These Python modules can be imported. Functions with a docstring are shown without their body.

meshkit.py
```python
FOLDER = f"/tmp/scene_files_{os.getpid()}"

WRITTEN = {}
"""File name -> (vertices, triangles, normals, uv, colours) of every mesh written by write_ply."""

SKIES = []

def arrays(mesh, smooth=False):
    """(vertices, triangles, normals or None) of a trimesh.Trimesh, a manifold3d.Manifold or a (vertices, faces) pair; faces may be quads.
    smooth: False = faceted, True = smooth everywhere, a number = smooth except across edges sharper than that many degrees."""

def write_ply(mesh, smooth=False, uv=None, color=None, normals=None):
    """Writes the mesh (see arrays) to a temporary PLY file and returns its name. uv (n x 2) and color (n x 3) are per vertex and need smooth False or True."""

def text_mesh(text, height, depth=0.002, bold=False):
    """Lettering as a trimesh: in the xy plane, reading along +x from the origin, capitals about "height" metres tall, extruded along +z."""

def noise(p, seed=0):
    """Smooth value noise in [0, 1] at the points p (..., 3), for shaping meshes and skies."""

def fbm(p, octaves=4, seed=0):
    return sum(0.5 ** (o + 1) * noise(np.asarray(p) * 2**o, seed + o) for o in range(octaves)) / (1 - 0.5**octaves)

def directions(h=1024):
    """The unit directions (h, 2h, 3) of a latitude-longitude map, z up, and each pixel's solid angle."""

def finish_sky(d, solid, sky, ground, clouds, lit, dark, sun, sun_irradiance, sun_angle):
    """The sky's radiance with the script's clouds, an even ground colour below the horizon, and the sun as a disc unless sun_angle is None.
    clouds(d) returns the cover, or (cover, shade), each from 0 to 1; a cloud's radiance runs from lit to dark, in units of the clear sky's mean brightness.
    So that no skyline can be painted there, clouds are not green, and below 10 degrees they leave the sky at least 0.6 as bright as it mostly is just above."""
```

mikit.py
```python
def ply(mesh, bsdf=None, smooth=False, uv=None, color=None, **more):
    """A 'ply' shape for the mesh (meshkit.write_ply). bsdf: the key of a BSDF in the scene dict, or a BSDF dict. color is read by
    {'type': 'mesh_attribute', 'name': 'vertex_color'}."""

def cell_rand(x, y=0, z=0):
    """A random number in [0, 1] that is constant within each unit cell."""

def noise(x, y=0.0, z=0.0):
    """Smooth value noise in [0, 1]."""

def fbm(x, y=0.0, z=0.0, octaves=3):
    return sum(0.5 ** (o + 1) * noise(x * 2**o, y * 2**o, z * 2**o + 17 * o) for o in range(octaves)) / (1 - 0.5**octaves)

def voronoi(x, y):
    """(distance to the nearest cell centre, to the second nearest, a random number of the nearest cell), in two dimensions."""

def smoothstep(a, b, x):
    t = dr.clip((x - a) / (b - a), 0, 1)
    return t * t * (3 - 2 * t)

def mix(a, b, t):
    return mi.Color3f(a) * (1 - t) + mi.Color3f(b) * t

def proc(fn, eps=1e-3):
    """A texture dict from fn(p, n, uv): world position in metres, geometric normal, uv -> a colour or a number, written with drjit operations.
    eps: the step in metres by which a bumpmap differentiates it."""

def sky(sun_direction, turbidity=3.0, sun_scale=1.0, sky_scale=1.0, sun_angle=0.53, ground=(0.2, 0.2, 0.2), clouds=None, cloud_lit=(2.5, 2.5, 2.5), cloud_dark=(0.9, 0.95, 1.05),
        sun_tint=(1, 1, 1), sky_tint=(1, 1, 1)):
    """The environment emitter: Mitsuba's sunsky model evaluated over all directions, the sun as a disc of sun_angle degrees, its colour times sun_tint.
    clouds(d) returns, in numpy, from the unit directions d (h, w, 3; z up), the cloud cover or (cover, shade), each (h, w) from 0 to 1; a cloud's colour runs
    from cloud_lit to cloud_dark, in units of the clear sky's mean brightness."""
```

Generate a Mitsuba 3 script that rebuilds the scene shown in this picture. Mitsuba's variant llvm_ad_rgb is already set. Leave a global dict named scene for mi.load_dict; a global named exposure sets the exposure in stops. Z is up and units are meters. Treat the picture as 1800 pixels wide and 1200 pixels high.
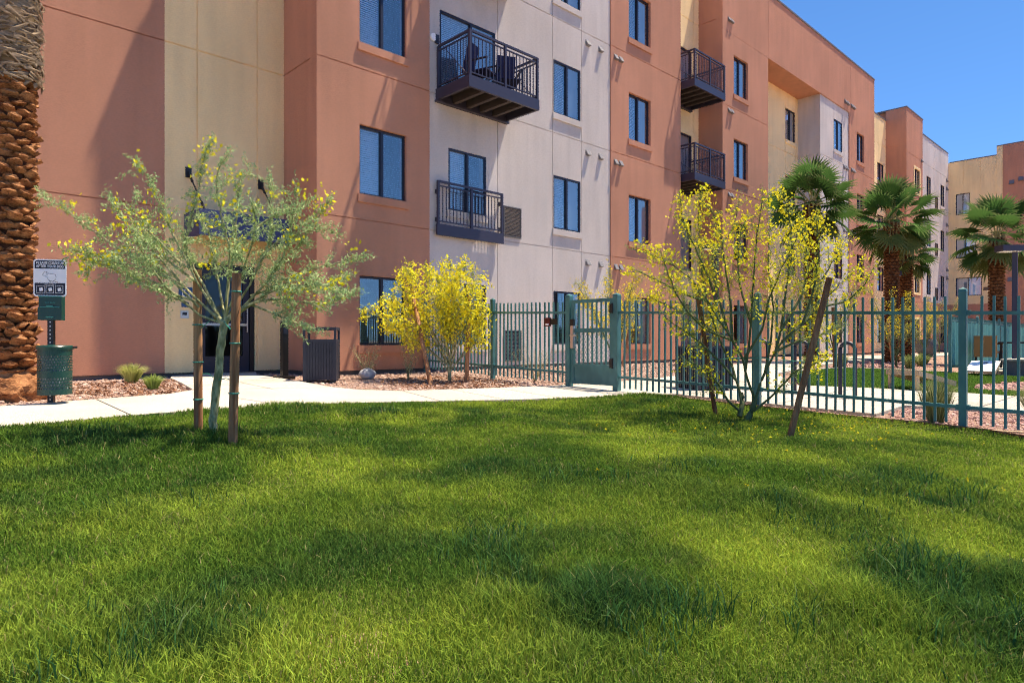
import math, random
import numpy as np, trimesh, drjit as dr, mitsuba as mi
import mikit, meshkit
from mikit import proc, noise, fbm, voronoi, smoothstep, mix
from shapely.geometry import Polygon, box as sbox, Point
from shapely import affinity
T = mi.ScalarTransform4f
rng = np.random.default_rng(7)
scene, labels = {}, {}

# ---------------------------------------------------------------- camera, sky, exposure
# world: x along the long facade (away to the right), y into the building, z up; metres
CAM = np.array([0.0, 0.0, 0.66])
FWD = np.array([0.6934, 0.7205, 0.0])
scene['camera'] = {'type': 'perspective', 'fov': 76.09, 'fov_axis': 'x', 'near_clip': 0.05, 'far_clip': 3000.0,
    'to_world': T().look_at(origin=CAM.tolist(), target=(CAM + FWD).tolist(), up=[0, 0, 1])}
SUN = np.array([2.39, -1.0, 7.3])
scene['sky_light'] = mikit.sky(SUN.tolist(), turbidity=2.6, sun_scale=1.25, ground=(0.30, 0.27, 0.23), sky_tint=(0.44, 0.69, 0.97))
exposure = 2.36

# ---------------------------------------------------------------- materials
def rgb(*c): return {'type': 'rgb', 'value': list(c)}
def pm(name, col, rough=0.6, spec=0.4, metal=0.0, **k):
    scene[name] = {'type': 'twosided', 'b': {'type': 'principled', 'base_color': col if isinstance(col, dict) else rgb(*col), 'roughness': rough, 'specular': spec, 'metallic': metal, **k}}
def bumped(name, col, height, rough=0.9, spec=0.2, eps=2e-3):
    scene[name] = {'type': 'twosided', 'b': {'type': 'bumpmap', 'arbitrary': proc(height, eps), 'scale': 1.0,
        'b': {'type': 'principled', 'base_color': col, 'roughness': rough, 'specular': spec}}}
def stucco(name, c):
    c = np.array(c)
    def col(p, n, uv):
        a = fbm(p.x * 0.9 + 3, p.y * 0.9, p.z * 0.45, 4)
        b = noise(p.x * 55, p.y * 55, p.z * 55)
        s = fbm(p.x * 6.0, p.y * 6.0, p.z * 0.5, 3)
        return mi.Color3f(c.tolist()) * (0.70 + 0.32 * a + 0.12 * b + 0.20 * s)
    bumped(name, proc(col), STUCCO_H, 0.95, 0.15, 3e-3)
def STUCCO_H(p, n, uv):
    return 0.0026 * noise(p.x * 55, p.y * 55, p.z * 55) + 0.0012 * noise(p.x * 7, p.y * 7, p.z * 7)
stucco('m_terra', (0.48, 0.243, 0.158))
stucco('m_beige', (0.88, 0.685, 0.365))
stucco('m_gray', (0.565, 0.525, 0.485))
def conc(p, n, uv):
    a = fbm(p.x * 1.3, p.y * 1.3, p.z, 4); b = noise(p.x * 90, p.y * 90, p.z * 90); st = smoothstep(0.62, 0.8, fbm(p.x * 0.5 + 9, p.y * 0.9, 2.0, 3))
    return mi.Color3f(0.37, 0.343, 0.285) * (0.82 + 0.28 * a + 0.10 * b - 0.16 * st)
def conc_h(p, n, uv): return 0.0008 * noise(p.x * 60, p.y * 60, p.z * 60)
bumped('m_concrete', proc(conc), conc_h)
def gravel_c(p, n, uv):
    f, s, w = voronoi(p.x * 28, p.y * 28)
    a = fbm(p.x * 0.7, p.y * 0.7, 0.0, 3)
    c = mix([0.30, 0.185, 0.135], [0.52, 0.36, 0.28], w)
    return c * (0.55 + 0.45 * smoothstep(0.0, 0.25, s - f)) * (0.8 + 0.4 * a)
def gravel_h(p, n, uv):
    f, s, w = voronoi(p.x * 28, p.y * 28)
    return 0.012 * smoothstep(0.0, 0.5, s - f)
bumped('m_gravel', proc(gravel_c), gravel_h, 0.95, 0.1, 4e-3)
pm('m_soil', proc(lambda p, n, uv: mix([0.055, 0.07, 0.018], [0.11, 0.125, 0.035], fbm(p.x * 6, p.y * 6, 0.0, 3))), 0.95, 0.1)
VC = {'type': 'mesh_attribute', 'name': 'vertex_color'}
scene['m_blade'] = {'type': 'principledthin', 'base_color': VC, 'roughness': 0.38, 'diff_trans': 0.6, 'spec_trans': 0.0, 'eta': 1.45}
scene['m_leaf'] = {'type': 'principledthin', 'base_color': VC, 'roughness': 0.6, 'diff_trans': 0.6, 'spec_trans': 0.0, 'eta': 1.3}
pm('m_stone', VC, 0.9, 0.2)
pm('m_navy', (0.020, 0.022, 0.040), 0.45, 0.5)
pm('m_frame', (0.012, 0.014, 0.030), 0.4, 0.5)
pm('m_steel_paint', (0.035, 0.033, 0.060), 0.42, 0.5)
pm('m_under', (0.06, 0.05, 0.05), 0.7, 0.3)
pm('m_canopy', (0.035, 0.045, 0.13), 0.45, 0.5)
pm('m_black', (0.010, 0.010, 0.011), 0.4, 0.5)
pm('m_bin', proc(lambda p, n, uv: mix([0.018, 0.021, 0.034], [0.034, 0.038, 0.056], fbm(p.x * 4, p.y * 4, p.z * 4, 3))), 0.5, 0.5)
pm('m_teal', proc(lambda p, n, uv: mix([0.038, 0.135, 0.135], [0.075, 0.215, 0.205], smoothstep(.25, .75, fbm(p.x * 5, p.y * 5, p.z * 2.5, 4)))), 0.45, 0.5)
pm('m_screen', (0.06, 0.21, 0.20), 0.7, 0.3)
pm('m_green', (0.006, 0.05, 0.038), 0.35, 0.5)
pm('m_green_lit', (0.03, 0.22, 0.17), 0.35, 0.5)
pm('m_white', (0.88, 0.88, 0.88), 0.6, 0.3)
pm('m_ink', (0.015, 0.020, 0.035), 0.5, 0.4)
pm('m_blue_sign', (0.03, 0.09, 0.22), 0.5, 0.4)
pm('m_red_dark', (0.10, 0.012, 0.012), 0.5, 0.4)
pm('m_chrome', (0.62, 0.58, 0.55), 0.3, 0.5, 0.9)
pm('m_blind', (0.86, 0.88, 0.90), 0.6, 0.3)
pm('m_shade', (0.42, 0.44, 0.47), 0.9, 0.1)
pm('m_cap', (0.16, 0.16, 0.17), 0.5, 0.5)
pm('m_grille', (0.10, 0.10, 0.105), 0.6, 0.4)
pm('m_sling', (0.018, 0.022, 0.075), 0.7, 0.3)
pm('m_tan', proc(lambda p, n, uv: mix([0.40, 0.29, 0.17], [0.52, 0.39, 0.25], fbm(p.x * 9, p.y * 9, p.z * 40, 3))), 0.7, 0.3)
pm('m_wicker', (0.32, 0.16, 0.06), 0.8, 0.2)
pm('m_tie', (0.03, 0.28, 0.22), 0.5, 0.4)
pm('m_interior', (0.22, 0.21, 0.20), 0.9, 0.1)
def wood(p, n, uv):
    g = fbm(p.x * 60, p.y * 60, p.z * 3.0, 3); k = noise(p.x * 9, p.y * 9, p.z * 1.6)
    return mix([0.22, 0.09, 0.04], [0.52, 0.29, 0.145], smoothstep(0.25, 0.8, 0.6 * g + 0.4 * k))
pm('m_wood', proc(wood), 0.8, 0.2)
pm('m_wood_dark', proc(lambda p, n, uv: wood(p, n, uv) * 0.60), 0.8, 0.2)
pm('m_bark', proc(lambda p, n, uv: mix([0.15, 0.165, 0.07], [0.50, 0.48, 0.25], smoothstep(.2, .8, fbm(p.x * 40, p.y * 40, p.z * 14, 3)))), 0.8, 0.2)
pm('m_bark_dark', proc(lambda p, n, uv: mix([0.05, 0.075, 0.03], [0.14, 0.17, 0.08], fbm(p.x * 22, p.y * 22, p.z * 9, 3))), 0.8, 0.2)
pm('m_palm_core', proc(lambda p, n, uv: mix([0.035, 0.014, 0.007], [0.13, 0.055, 0.026], fbm(p.x * 14, p.y * 14, p.z * 24, 3))), 0.95, 0.1)
def boot_c(p, n, uv):
    a = fbm(p.x * 11, p.y * 11, p.z * 11, 3); f = fbm(p.x * 60, p.y * 60, p.z * 120, 2)
    return mix([0.10, 0.035, 0.014], [0.46, 0.225, 0.10], smoothstep(0.25, 0.75, 0.55 * a + 0.45 * f))
bumped('m_boot', proc(boot_c), lambda p, n, uv: 0.010 * fbm(p.x * 45, p.y * 45, p.z * 130, 2), 0.95, 0.08)
pm('m_boot_dark', proc(lambda p, n, uv: boot_c(p, n, uv) * 0.55), 0.9, 0.15)
pm('m_fibre', proc(lambda p, n, uv: mix([0.10, 0.062, 0.035], [0.47, 0.36, 0.24], fbm(p.x * 16, p.y * 16, p.z * 40, 3))), 0.95, 0.1)
scene['m_glass'] = {'type': 'thindielectric', 'int_ior': 2.15, 'specular_transmittance': rgb(0.64, 0.75, 0.82)}
scene['m_glass_dark'] = {'type': 'thindielectric', 'int_ior': 1.38, 'specular_transmittance': rgb(0.35, 0.40, 0.42)}

# ---------------------------------------------------------------- mesh helpers
class MB:
    def __init__(s): s.V, s.F, s.C, s.n = [], [], [], 0
    def add(s, v, f, c=None):
        v = np.asarray(v, float).reshape(-1, 3); s.V.append(v); s.F.append(np.asarray(f, int).reshape(-1, 3) + s.n); s.n += len(v)
        if c is not None: s.C.append(np.broadcast_to(np.asarray(c, float), v.shape))
        return s
    def box(s, a, b):
        a, b = np.minimum(a, b), np.maximum(a, b)
        v = np.array([[x, y, z] for x in (a[0], b[0]) for y in (a[1], b[1]) for z in (a[2], b[2])])
        return s.add(v, BOXF)
    def obox(s, c, ex, ey, ez):     # centre and three half-axis vectors (right-handed)
        c, ex, ey, ez = map(lambda q: np.asarray(q, float), (c, ex, ey, ez))
        return s.add([c + i * ex + j * ey + k * ez for i in (-1, 1) for j in (-1, 1) for k in (-1, 1)], BOXF)
    def bar(s, p, q, w, h=None):    # square bar from p to q
        p, q = np.asarray(p, float), np.asarray(q, float); h = h or w
        d = q - p; L = np.linalg.norm(d); d = d / L
        u = np.cross(d, [0, 0, 1.0] if abs(d[2]) < 0.95 else [1.0, 0, 0]); u /= np.linalg.norm(u); k = np.cross(u, d)
        return s.obox((p + q) / 2, d * L / 2, k * h / 2, -u * w / 2) if np.dot(np.cross(d, k), -u) > 0 else s.obox((p + q) / 2, d * L / 2, k * h / 2, u * w / 2)
    def tube(s, pts, r, n=6, cap=True):
        p = np.asarray(pts, float); m = len(p); r = np.broadcast_to(np.asarray(r, float), (m,))
        t = np.gradient(p, axis=0); t /= np.linalg.norm(t, axis=1, keepdims=True) + 1e-12
        a = np.cross(t, np.where(np.abs(t[:, 2:]) < 0.9, [0, 0, 1.0], [1.0, 0, 0])); a /= np.linalg.norm(a, axis=1, keepdims=True) + 1e-12
        b = np.cross(t, a); g = np.arange(n) * 2 * np.pi / n
        v = p[:, None] + r[:, None, None] * (np.cos(g)[None, :, None] * a[:, None] + np.sin(g)[None, :, None] * b[:, None])
        i, j = np.meshgrid(np.arange(m - 1), np.arange(n), indexing='ij'); i, j = i.ravel(), j.ravel(); k = (j + 1) % n
        f = np.vstack([np.stack([i * n + j, i * n + k, (i + 1) * n + k], 1), np.stack([i * n + j, (i + 1) * n + k, (i + 1) * n + j], 1)])
        v = v.reshape(-1, 3)
        if cap:
            c0, c1 = len(v), len(v) + 1; v = np.vstack([v, p[:1], p[-1:]]); q = np.arange(n); q2 = (q + 1) % n
            f = np.vstack([f, np.stack([q * 0 + c0, q2, q], 1), np.stack([q * 0 + c1, (m - 1) * n + q, (m - 1) * n + q2], 1)])
        return s.add(v, f)
    def lathe(s, c, prof, n=24):    # prof: (radius, z) from bottom to top, about the vertical through c
        prof = np.asarray(prof, float); m = len(prof); g = np.arange(n) * 2 * np.pi / n
        v = np.stack([prof[:, 0][:, None] * np.cos(g), prof[:, 0][:, None] * np.sin(g), np.broadcast_to(prof[:, 1][:, None], (m, n))], -1).reshape(-1, 3) + np.asarray(c, float)
        i, j = np.meshgrid(np.arange(m - 1), np.arange(n), indexing='ij'); i, j = i.ravel(), j.ravel(); k = (j + 1) % n
        return s.add(v, np.vstack([np.stack([i * n + j, i * n + k, (i + 1) * n + k], 1), np.stack([i * n + j, (i + 1) * n + k, (i + 1) * n + j], 1)]))
    def tm(s, m, M=None, c=None):
        v = np.asarray(m.vertices)
        if M is not None: v = v @ M[:3, :3].T + M[:3, 3]
        return s.add(v, m.faces, c)
    @property
    def mesh(s): return (np.vstack(s.V), np.vstack(s.F))
    def color(s): return np.vstack(s.C)
BOXF = [[0, 1, 3], [0, 3, 2], [4, 6, 7], [4, 7, 5], [0, 4, 5], [0, 5, 1], [2, 3, 7], [2, 7, 6], [0, 2, 6], [0, 6, 4], [1, 5, 7], [1, 7, 3]]

_count = {}
def num(key):
    n = _count.get(key, 0); _count[key] = n + 1
    return key if n == 0 else f'{key}_{n:03d}'
def put(key, m, mat, smooth=False, color=None, kind=None, tw=None):
    key = num(key)
    if isinstance(m, MB): color = m.color() if (m.C and color is None) else color; m = m.mesh
    d = m if isinstance(m, dict) else mikit.ply(m, mat, smooth=smooth, color=color)
    scene[key] = {**d, 'to_world': tw} if tw is not None else d
    if kind: labels[key] = {'kind': kind}
    return key
def thing(name, label, cat, group=None, kind=None):
    key = num(name); labels[key] = {'label': label, 'category': cat}
    if group: labels[key]['group'] = group
    if kind: labels[key]['kind'] = kind
    return key
def tag(key, label=None, cat=None, group=None, kind=None):
    labels[key] = {k: v for k, v in dict(label=label, category=cat, group=group, kind=kind).items() if v}
def unit(v): v = np.asarray(v, float); return v / np.linalg.norm(v)
def extrude(poly, d0, d1, mapf):    # shapely polygon in (s, z), extruded over depth d0..d1, mapped to the world
    out = []
    for g in getattr(poly, 'geoms', [poly]):
        if g.is_empty: continue
        m = trimesh.creation.extrude_polygon(g, d1 - d0, engine='earcut')
        v = np.asarray(m.vertices); w = mapf(v[:, 0], v[:, 1], v[:, 2] + d0); m = trimesh.Trimesh(w, m.faces, process=False)
        if m.volume < 0: m.invert()
        out.append(m)
    return trimesh.util.concatenate(out)

# ---------------------------------------------------------------- terrain
def gz(x, y):
    return -0.032 * np.clip(12.2 - np.asarray(y, float), 0, 18)
def lawn_h(x, y):
    p = np.stack([np.asarray(x, float), np.asarray(y, float), np.zeros_like(np.asarray(x, float))], -1)
    return 0.09 * (meshkit.fbm(p * 0.5, 3, 5) - 0.5)
def sheet(poly, step, zf, dz, name, mat, kind='structure', depth=None):
    x0, y0, x1, y1 = poly.bounds; mb = MB()
    tri = []
    xs, ys = np.arange(x0, x1 + step, step), np.arange(y0, y1 + step, step)
    for i in range(len(xs) - 1):
        for j in range(len(ys) - 1):
            q = sbox(xs[i], ys[j], xs[i + 1], ys[j + 1]).intersection(poly)
            for g in getattr(q, 'geoms', [q]):
                if g.geom_type != 'Polygon' or g.area < 1e-6: continue
                v, f = trimesh.creation.triangulate_polygon(g, engine='earcut')
                z = zf(v[:, 0], v[:, 1]) + dz
                w = np.column_stack([v, z]); f = np.asarray(f)
                cr = np.cross(w[f[:, 1]] - w[f[:, 0]], w[f[:, 2]] - w[f[:, 0]])[:, 2]
                f = np.where((cr < 0)[:, None], f[:, ::-1], f)
                mb.add(w, f)
    k = put(name, mb, mat)
    if kind: labels[k] = {'kind': kind}
    return k
def slab(poly, top_dz, thick, mat, key):  # a cast slab following the slope
    poly = poly.simplify(0.002); m = trimesh.creation.extrude_polygon(poly, thick, engine='earcut'); v = np.asarray(m.vertices).copy()
    v[:, 2] += gz(v[:, 0], v[:, 1]) + top_dz - thick
    return put(key, (v, m.faces), mat)
big = sbox(-400, -400, 400, 400)
gm = MB()
ys_ = [-400, -60, -5.8, -2, 0, 2, 4, 6, 8, 10, 12.2, 16, 60, 400]
xs_ = [-400, -60, -10, 0, 10, 20, 30, 45, 60, 100, 400]
gv = np.array([[x, y, float(gz(x, y)) - 0.045] for y in ys_ for x in xs_]); nx = len(xs_)
gf = [[j * nx + i, j * nx + i + 1, (j + 1) * nx + i + 1] for j in range(len(ys_) - 1) for i in range(nx - 1)] + [[j * nx + i, (j + 1) * nx + i + 1, (j + 1) * nx + i] for j in range(len(ys_) - 1) for i in range(nx - 1)]
gm.add(gv, gf); put('ground', gm, 'm_gravel', kind='structure')

near = [(-7, 7.6), (-2, 7.65), (0.8, 7.75), (1.8, 7.95), (3.0, 8.0), (3.65, 7.9), (4.3, 7.72), (5.0, 7.43), (5.75, 7.1), (6.5, 6.78), (7.4, 6.48), (8.0, 6.3), (8.9, 6.15)]
far = [(8.9, 7.98), (8.56, 8.02), (7.3, 8.27), (5.85, 8.62), (5.4, 9.15), (5.28, 9.8), (5.3, 10.65), (5.36, 12.9), (5.7, 13.7), (4.05, 13.7), (3.78, 12.9), (3.35, 10.35), (2.9, 9.95), (2.0, 9.76), (1.0, 9.55), (-2, 9.4), (-7, 9.4)]
walk = Polygon(near + far).buffer(0)
gate_walk = Polygon([(8.9, 6.15), (9.4, 5.9), (11.0, 5.7), (13.2, 5.6), (16.6, 7.4), (22.8, 8.6), (28.6, 9.3), (40, 9.3), (55.3, 9.0), (55.3, 10.6), (40, 11.0), (28, 10.9), (19.4, 10.1), (13.3, 8.25), (11.4, 7.95), (8.9, 7.98)]).buffer(0)
pad = Polygon([(9.38, 4.9), (9.49, 2.9), (11.04, 2.99), (11.6, 2.1), (12.4, 0.6), (12.8, -1.5), (15.4, -1.5), (14.9, 0.6), (14.55, 2.95), (14.0, 4.3), (13.2, 5.55), (11.0, 5.65), (9.4, 5.85)]).buffer(0)
def slabs(poly, name, cuts):
    key = num(name); tag(key, kind='structure')
    parts = poly
    for (a, b) in cuts:
        from shapely.geometry import LineString
        parts = parts.difference(LineString([a, b]).buffer(0.011))
    gs = list(getattr(parts, 'geoms', [parts]))
    for g in gs:
        if g.area > 0.01: slab(g, 0.0, 0.10, 'm_concrete', key + '__slab')
    return key
slabs(walk, 'sidewalk', [((-3.4, 7), (-3.4, 10)), ((-1.6, 7), (-1.6, 10)), ((0.15, 7), (0.15, 10)), ((1.92, 7), (1.98, 10)), ((3.32, 10.4), (5.4, 9.6)), ((3.62, 7.5), (3.9, 13.2)) if False else ((3.68, 7.5), (3.45, 9.0)), ((3.45, 11.6), (5.5, 11.4)), ((4.35, 9.8), (4.45, 13.8)), ((-5.2, 7), (-5.2, 10)), ((6.35, 6.3), (6.8, 9)), ((5.45, 6.8), (6.0, 9)), ((7.2, 6), (7.6, 8.6))])
slabs(gate_walk, 'courtyard_path', [((10.7, 5), (10.7, 9)), ((13.2, 5), (12.6, 9)), ((16, 6), (15, 10)), ((19, 7), (18, 11)), ((23, 8), (22, 12)), ((28, 9), (27.5, 12))])
slabs(pad, 'bike_pad', [((9, 4.2), (14.5, 4.6)), ((11.8, 1.5), (11.6, 6)), ((12, 2.2), (15, 2.2)), ((12, .2), (15.5, .2))])
for cx in ([(14.2, 5.2), (16.8, 6.9), (22.6, 7.6), (26, 6.6), (29.4, 4.3), (29.4, 4.15), (25.9, 6.45), (22.6, 7.45), (16.85, 6.75), (14.3, 5.1)],):
    pass
lawn2 = Polygon([(13.4, 5.5), (14.1, 4.35), (14.65, 3.0), (15.1, 0.8), (16.2, -1.0), (22.3, -1.0), (22.1, 3.2), (22.2, 4.6), (22.0, 6.2), (21.3, 7.3), (18.9, 7.55), (16.7, 7.1)]).buffer(0)
mulch_isl = Polygon([(15.9, 2.95), (16.6, 1.2), (18.8, 0.6), (20.2, 1.6), (19.8, 2.9), (17.6, 3.25)]).buffer(0.1)
curb = lawn2.buffer(0.16).difference(lawn2.buffer(0.01)).intersection(Polygon([(16, 8.6), (18.5, 7.2), (21, 2.8), (22, 2), (24, 2), (24, 9)])).buffer(0)
k = slab(max(getattr(curb, 'geoms', [curb]), key=lambda g: g.area), 0.02, 0.14, 'm_concrete', 'lawn_curb'); tag(k, kind='structure')

lawn = Polygon([(-9, 7.55), (-2, 7.6)] + [(x, y - 0.06) for x, y in near[2:]] + [(8.75, 6.05), (8.9, 5.6), (8.72, 5.2), (8.78, 4.2), (8.68, 3.6), (8.75, 2.9), (8.85, 2.3), (8.82, 1.6), (8.6, 1.2), (8.3, 0.6), (8.2, -2), (8.2, -7), (-9, -7)]).buffer(0)
LZ = lambda x, y: gz(x, y) + lawn_h(x, y)
sheet(lawn.intersection(sbox(-9, -7, 9, 8.4)), 0.5, LZ, -0.022, 'lawn_soil', 'm_soil')
sheet(lawn2.difference(mulch_isl), 0.8, gz, -0.02, 'courtyard_lawn_soil', 'm_soil')
# steel edging between lawn and mulch strip
ed = MB(); ep = [(8.9, 5.6), (8.74, 5.2), (8.80, 4.2), (8.70, 3.6), (8.77, 2.9), (8.87, 2.3), (8.84, 1.6), (8.62, 1.2), (8.32, 0.6), (8.22, -2)]
for a, b in zip(ep[:-1], ep[1:]): ed.bar((*a, float(gz(*a)) - 0.005), (*b, float(gz(*b)) - 0.005), 0.012, 0.07)
put('lawn_edging', ed, 'm_wood_dark', kind='structure')

# ---------------------------------------------------------------- grass
def grass(name, poly, bounds, dens, hf, cf, wscale, nmax, soil, kind='stuff', seed=1, lod=None):
    r = np.random.default_rng(seed)
    from shapely import contains_xy, prepare
    prepare(poly)
    x0, y0, x1, y1 = bounds
    P = []
    cell = 0.25
    gx, gy = np.meshgrid(np.arange(x0, x1, cell), np.arange(y0, y1, cell)); gx, gy = gx.ravel(), gy.ravel()
    d = dens(gx + cell / 2, gy + cell / 2) * cell * cell
    n = np.floor(d + r.random(len(d))).astype(int)
    x = np.repeat(gx, n) + r.random(n.sum()) * cell; y = np.repeat(gy, n) + r.random(n.sum()) * cell
    ok = contains_xy(poly, x, y); x, y = x[ok], y[ok]
    N = len(x); D = np.hypot(x, y)
    h = hf(x, y) * r.uniform(0.55, 1.25, N); w = wscale(D) * r.uniform(0.7, 1.3, N)
    az = r.uniform(0, 2 * np.pi, N); fa = r.uniform(0, 2 * np.pi, N)
    lean = r.uniform(0.1, 0.75, N) * h; b = np.stack([x, y, soil(x, y) - 0.012], 1)
    dirv = np.stack([np.cos(az), np.sin(az), 0 * az], 1); side = np.stack([np.cos(fa), np.sin(fa), 0 * fa], 1) * w[:, None] / 2
    up = np.array([0, 0, 1.0])
    mid = b + up * (h * 0.6)[:, None] + dirv * (lean * 0.35)[:, None]
    tip = b + up * (h * r.uniform(0.72, 1.0, N))[:, None] + dirv * lean[:, None]
    V = np.stack([b - side, b + side, mid - side * 0.85, mid + side * 0.85, tip], 1).reshape(-1, 3)
    o = (np.arange(N) * 5)[:, None, None]
    F = (o + np.array([[0, 1, 3], [0, 3, 2], [2, 3, 4]])[None]).reshape(-1, 3)
    C = np.repeat(cf(x, y, r), 5, 0)
    k = put(name, (V, F), 'm_blade', color=C, kind=kind)
    return k, N
def fld(x, y, s, seed, oct=3):
    return meshkit.fbm(np.stack([x * s, y * s, np.zeros_like(x)], -1), oct, seed)
tall_spots = [(1.96, 1.44, .42, 1.0), (2.2, 1.25, .3, .9), (1.75, 1.75, .33, .8), (2.55, .81, .36, .8), (3.3, .62, .5, .85), (3.0, .35, .45, .8), (2.1, 2.2, .4, .5), (.46, 2.3, .4, .6), (5.0, 1.3, .6, .55), (3.95, 1.6, .55, .5), (7.1, 4.2, .8, .7), (6.6, 3.9, .7, .5), (4.1, 6.4, .5, .7), (4.95, 5.6, .5, .55), (3.35, 3.2, .7, .4), (4.05, 2.5, .7, .5), (5.6, 3.1, .6, .4), (2.1, 6.0, .5, .6), (1.1, 6.4, .9, .5), (7.5, 5.2, .6, .6), (3.5, 7.3, .5, .5), (1.2, 3.9, .6, .35), (2.9, 4.8, .7, .4), (6.4, 2.3, .5, .4)]
def tall(x, y):
    t = np.zeros_like(x)
    wx, wy = x + 0.5 * (fld(x, y, 1.6, 31) - 0.5), y + 0.5 * (fld(x, y, 1.6, 32) - 0.5)
    for a, b, rr, s in tall_spots: t = np.maximum(t, s * np.exp(-((wx - a) ** 2 + (wy - b) ** 2) / rr ** 2))
    return t
def g_h(x, y):
    return 0.032 + 0.035 * np.clip(fld(x, y, 1.4, 11, 4) * 2.4 - 0.8, 0, 1) + 0.10 * tall(x, y) * np.clip(fld(x, y, 3.2, 13, 3) * 3.2 - .9, .1, 1.3)
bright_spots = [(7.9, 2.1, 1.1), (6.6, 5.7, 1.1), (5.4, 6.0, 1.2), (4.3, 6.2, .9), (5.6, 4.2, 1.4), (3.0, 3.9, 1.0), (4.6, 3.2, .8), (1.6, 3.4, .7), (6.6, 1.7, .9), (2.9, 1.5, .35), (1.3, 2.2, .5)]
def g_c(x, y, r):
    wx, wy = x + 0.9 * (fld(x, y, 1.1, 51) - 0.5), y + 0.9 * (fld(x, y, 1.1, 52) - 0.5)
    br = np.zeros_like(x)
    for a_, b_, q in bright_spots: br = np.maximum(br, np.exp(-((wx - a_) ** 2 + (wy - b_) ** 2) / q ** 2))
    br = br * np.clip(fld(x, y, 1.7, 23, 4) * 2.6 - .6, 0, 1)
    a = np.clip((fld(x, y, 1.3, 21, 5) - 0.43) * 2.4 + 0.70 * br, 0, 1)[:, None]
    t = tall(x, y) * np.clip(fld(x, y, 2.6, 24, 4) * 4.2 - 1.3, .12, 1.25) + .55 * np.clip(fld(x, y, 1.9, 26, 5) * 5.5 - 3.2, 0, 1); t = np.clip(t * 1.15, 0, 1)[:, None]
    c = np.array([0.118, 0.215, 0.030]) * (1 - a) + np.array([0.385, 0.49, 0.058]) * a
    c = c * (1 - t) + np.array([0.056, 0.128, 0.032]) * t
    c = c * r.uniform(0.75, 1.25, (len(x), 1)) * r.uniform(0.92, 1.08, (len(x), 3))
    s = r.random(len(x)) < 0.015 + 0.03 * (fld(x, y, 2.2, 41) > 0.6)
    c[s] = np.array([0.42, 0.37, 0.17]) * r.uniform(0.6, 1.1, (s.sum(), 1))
    return np.clip(c, 0, 0.8)
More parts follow.
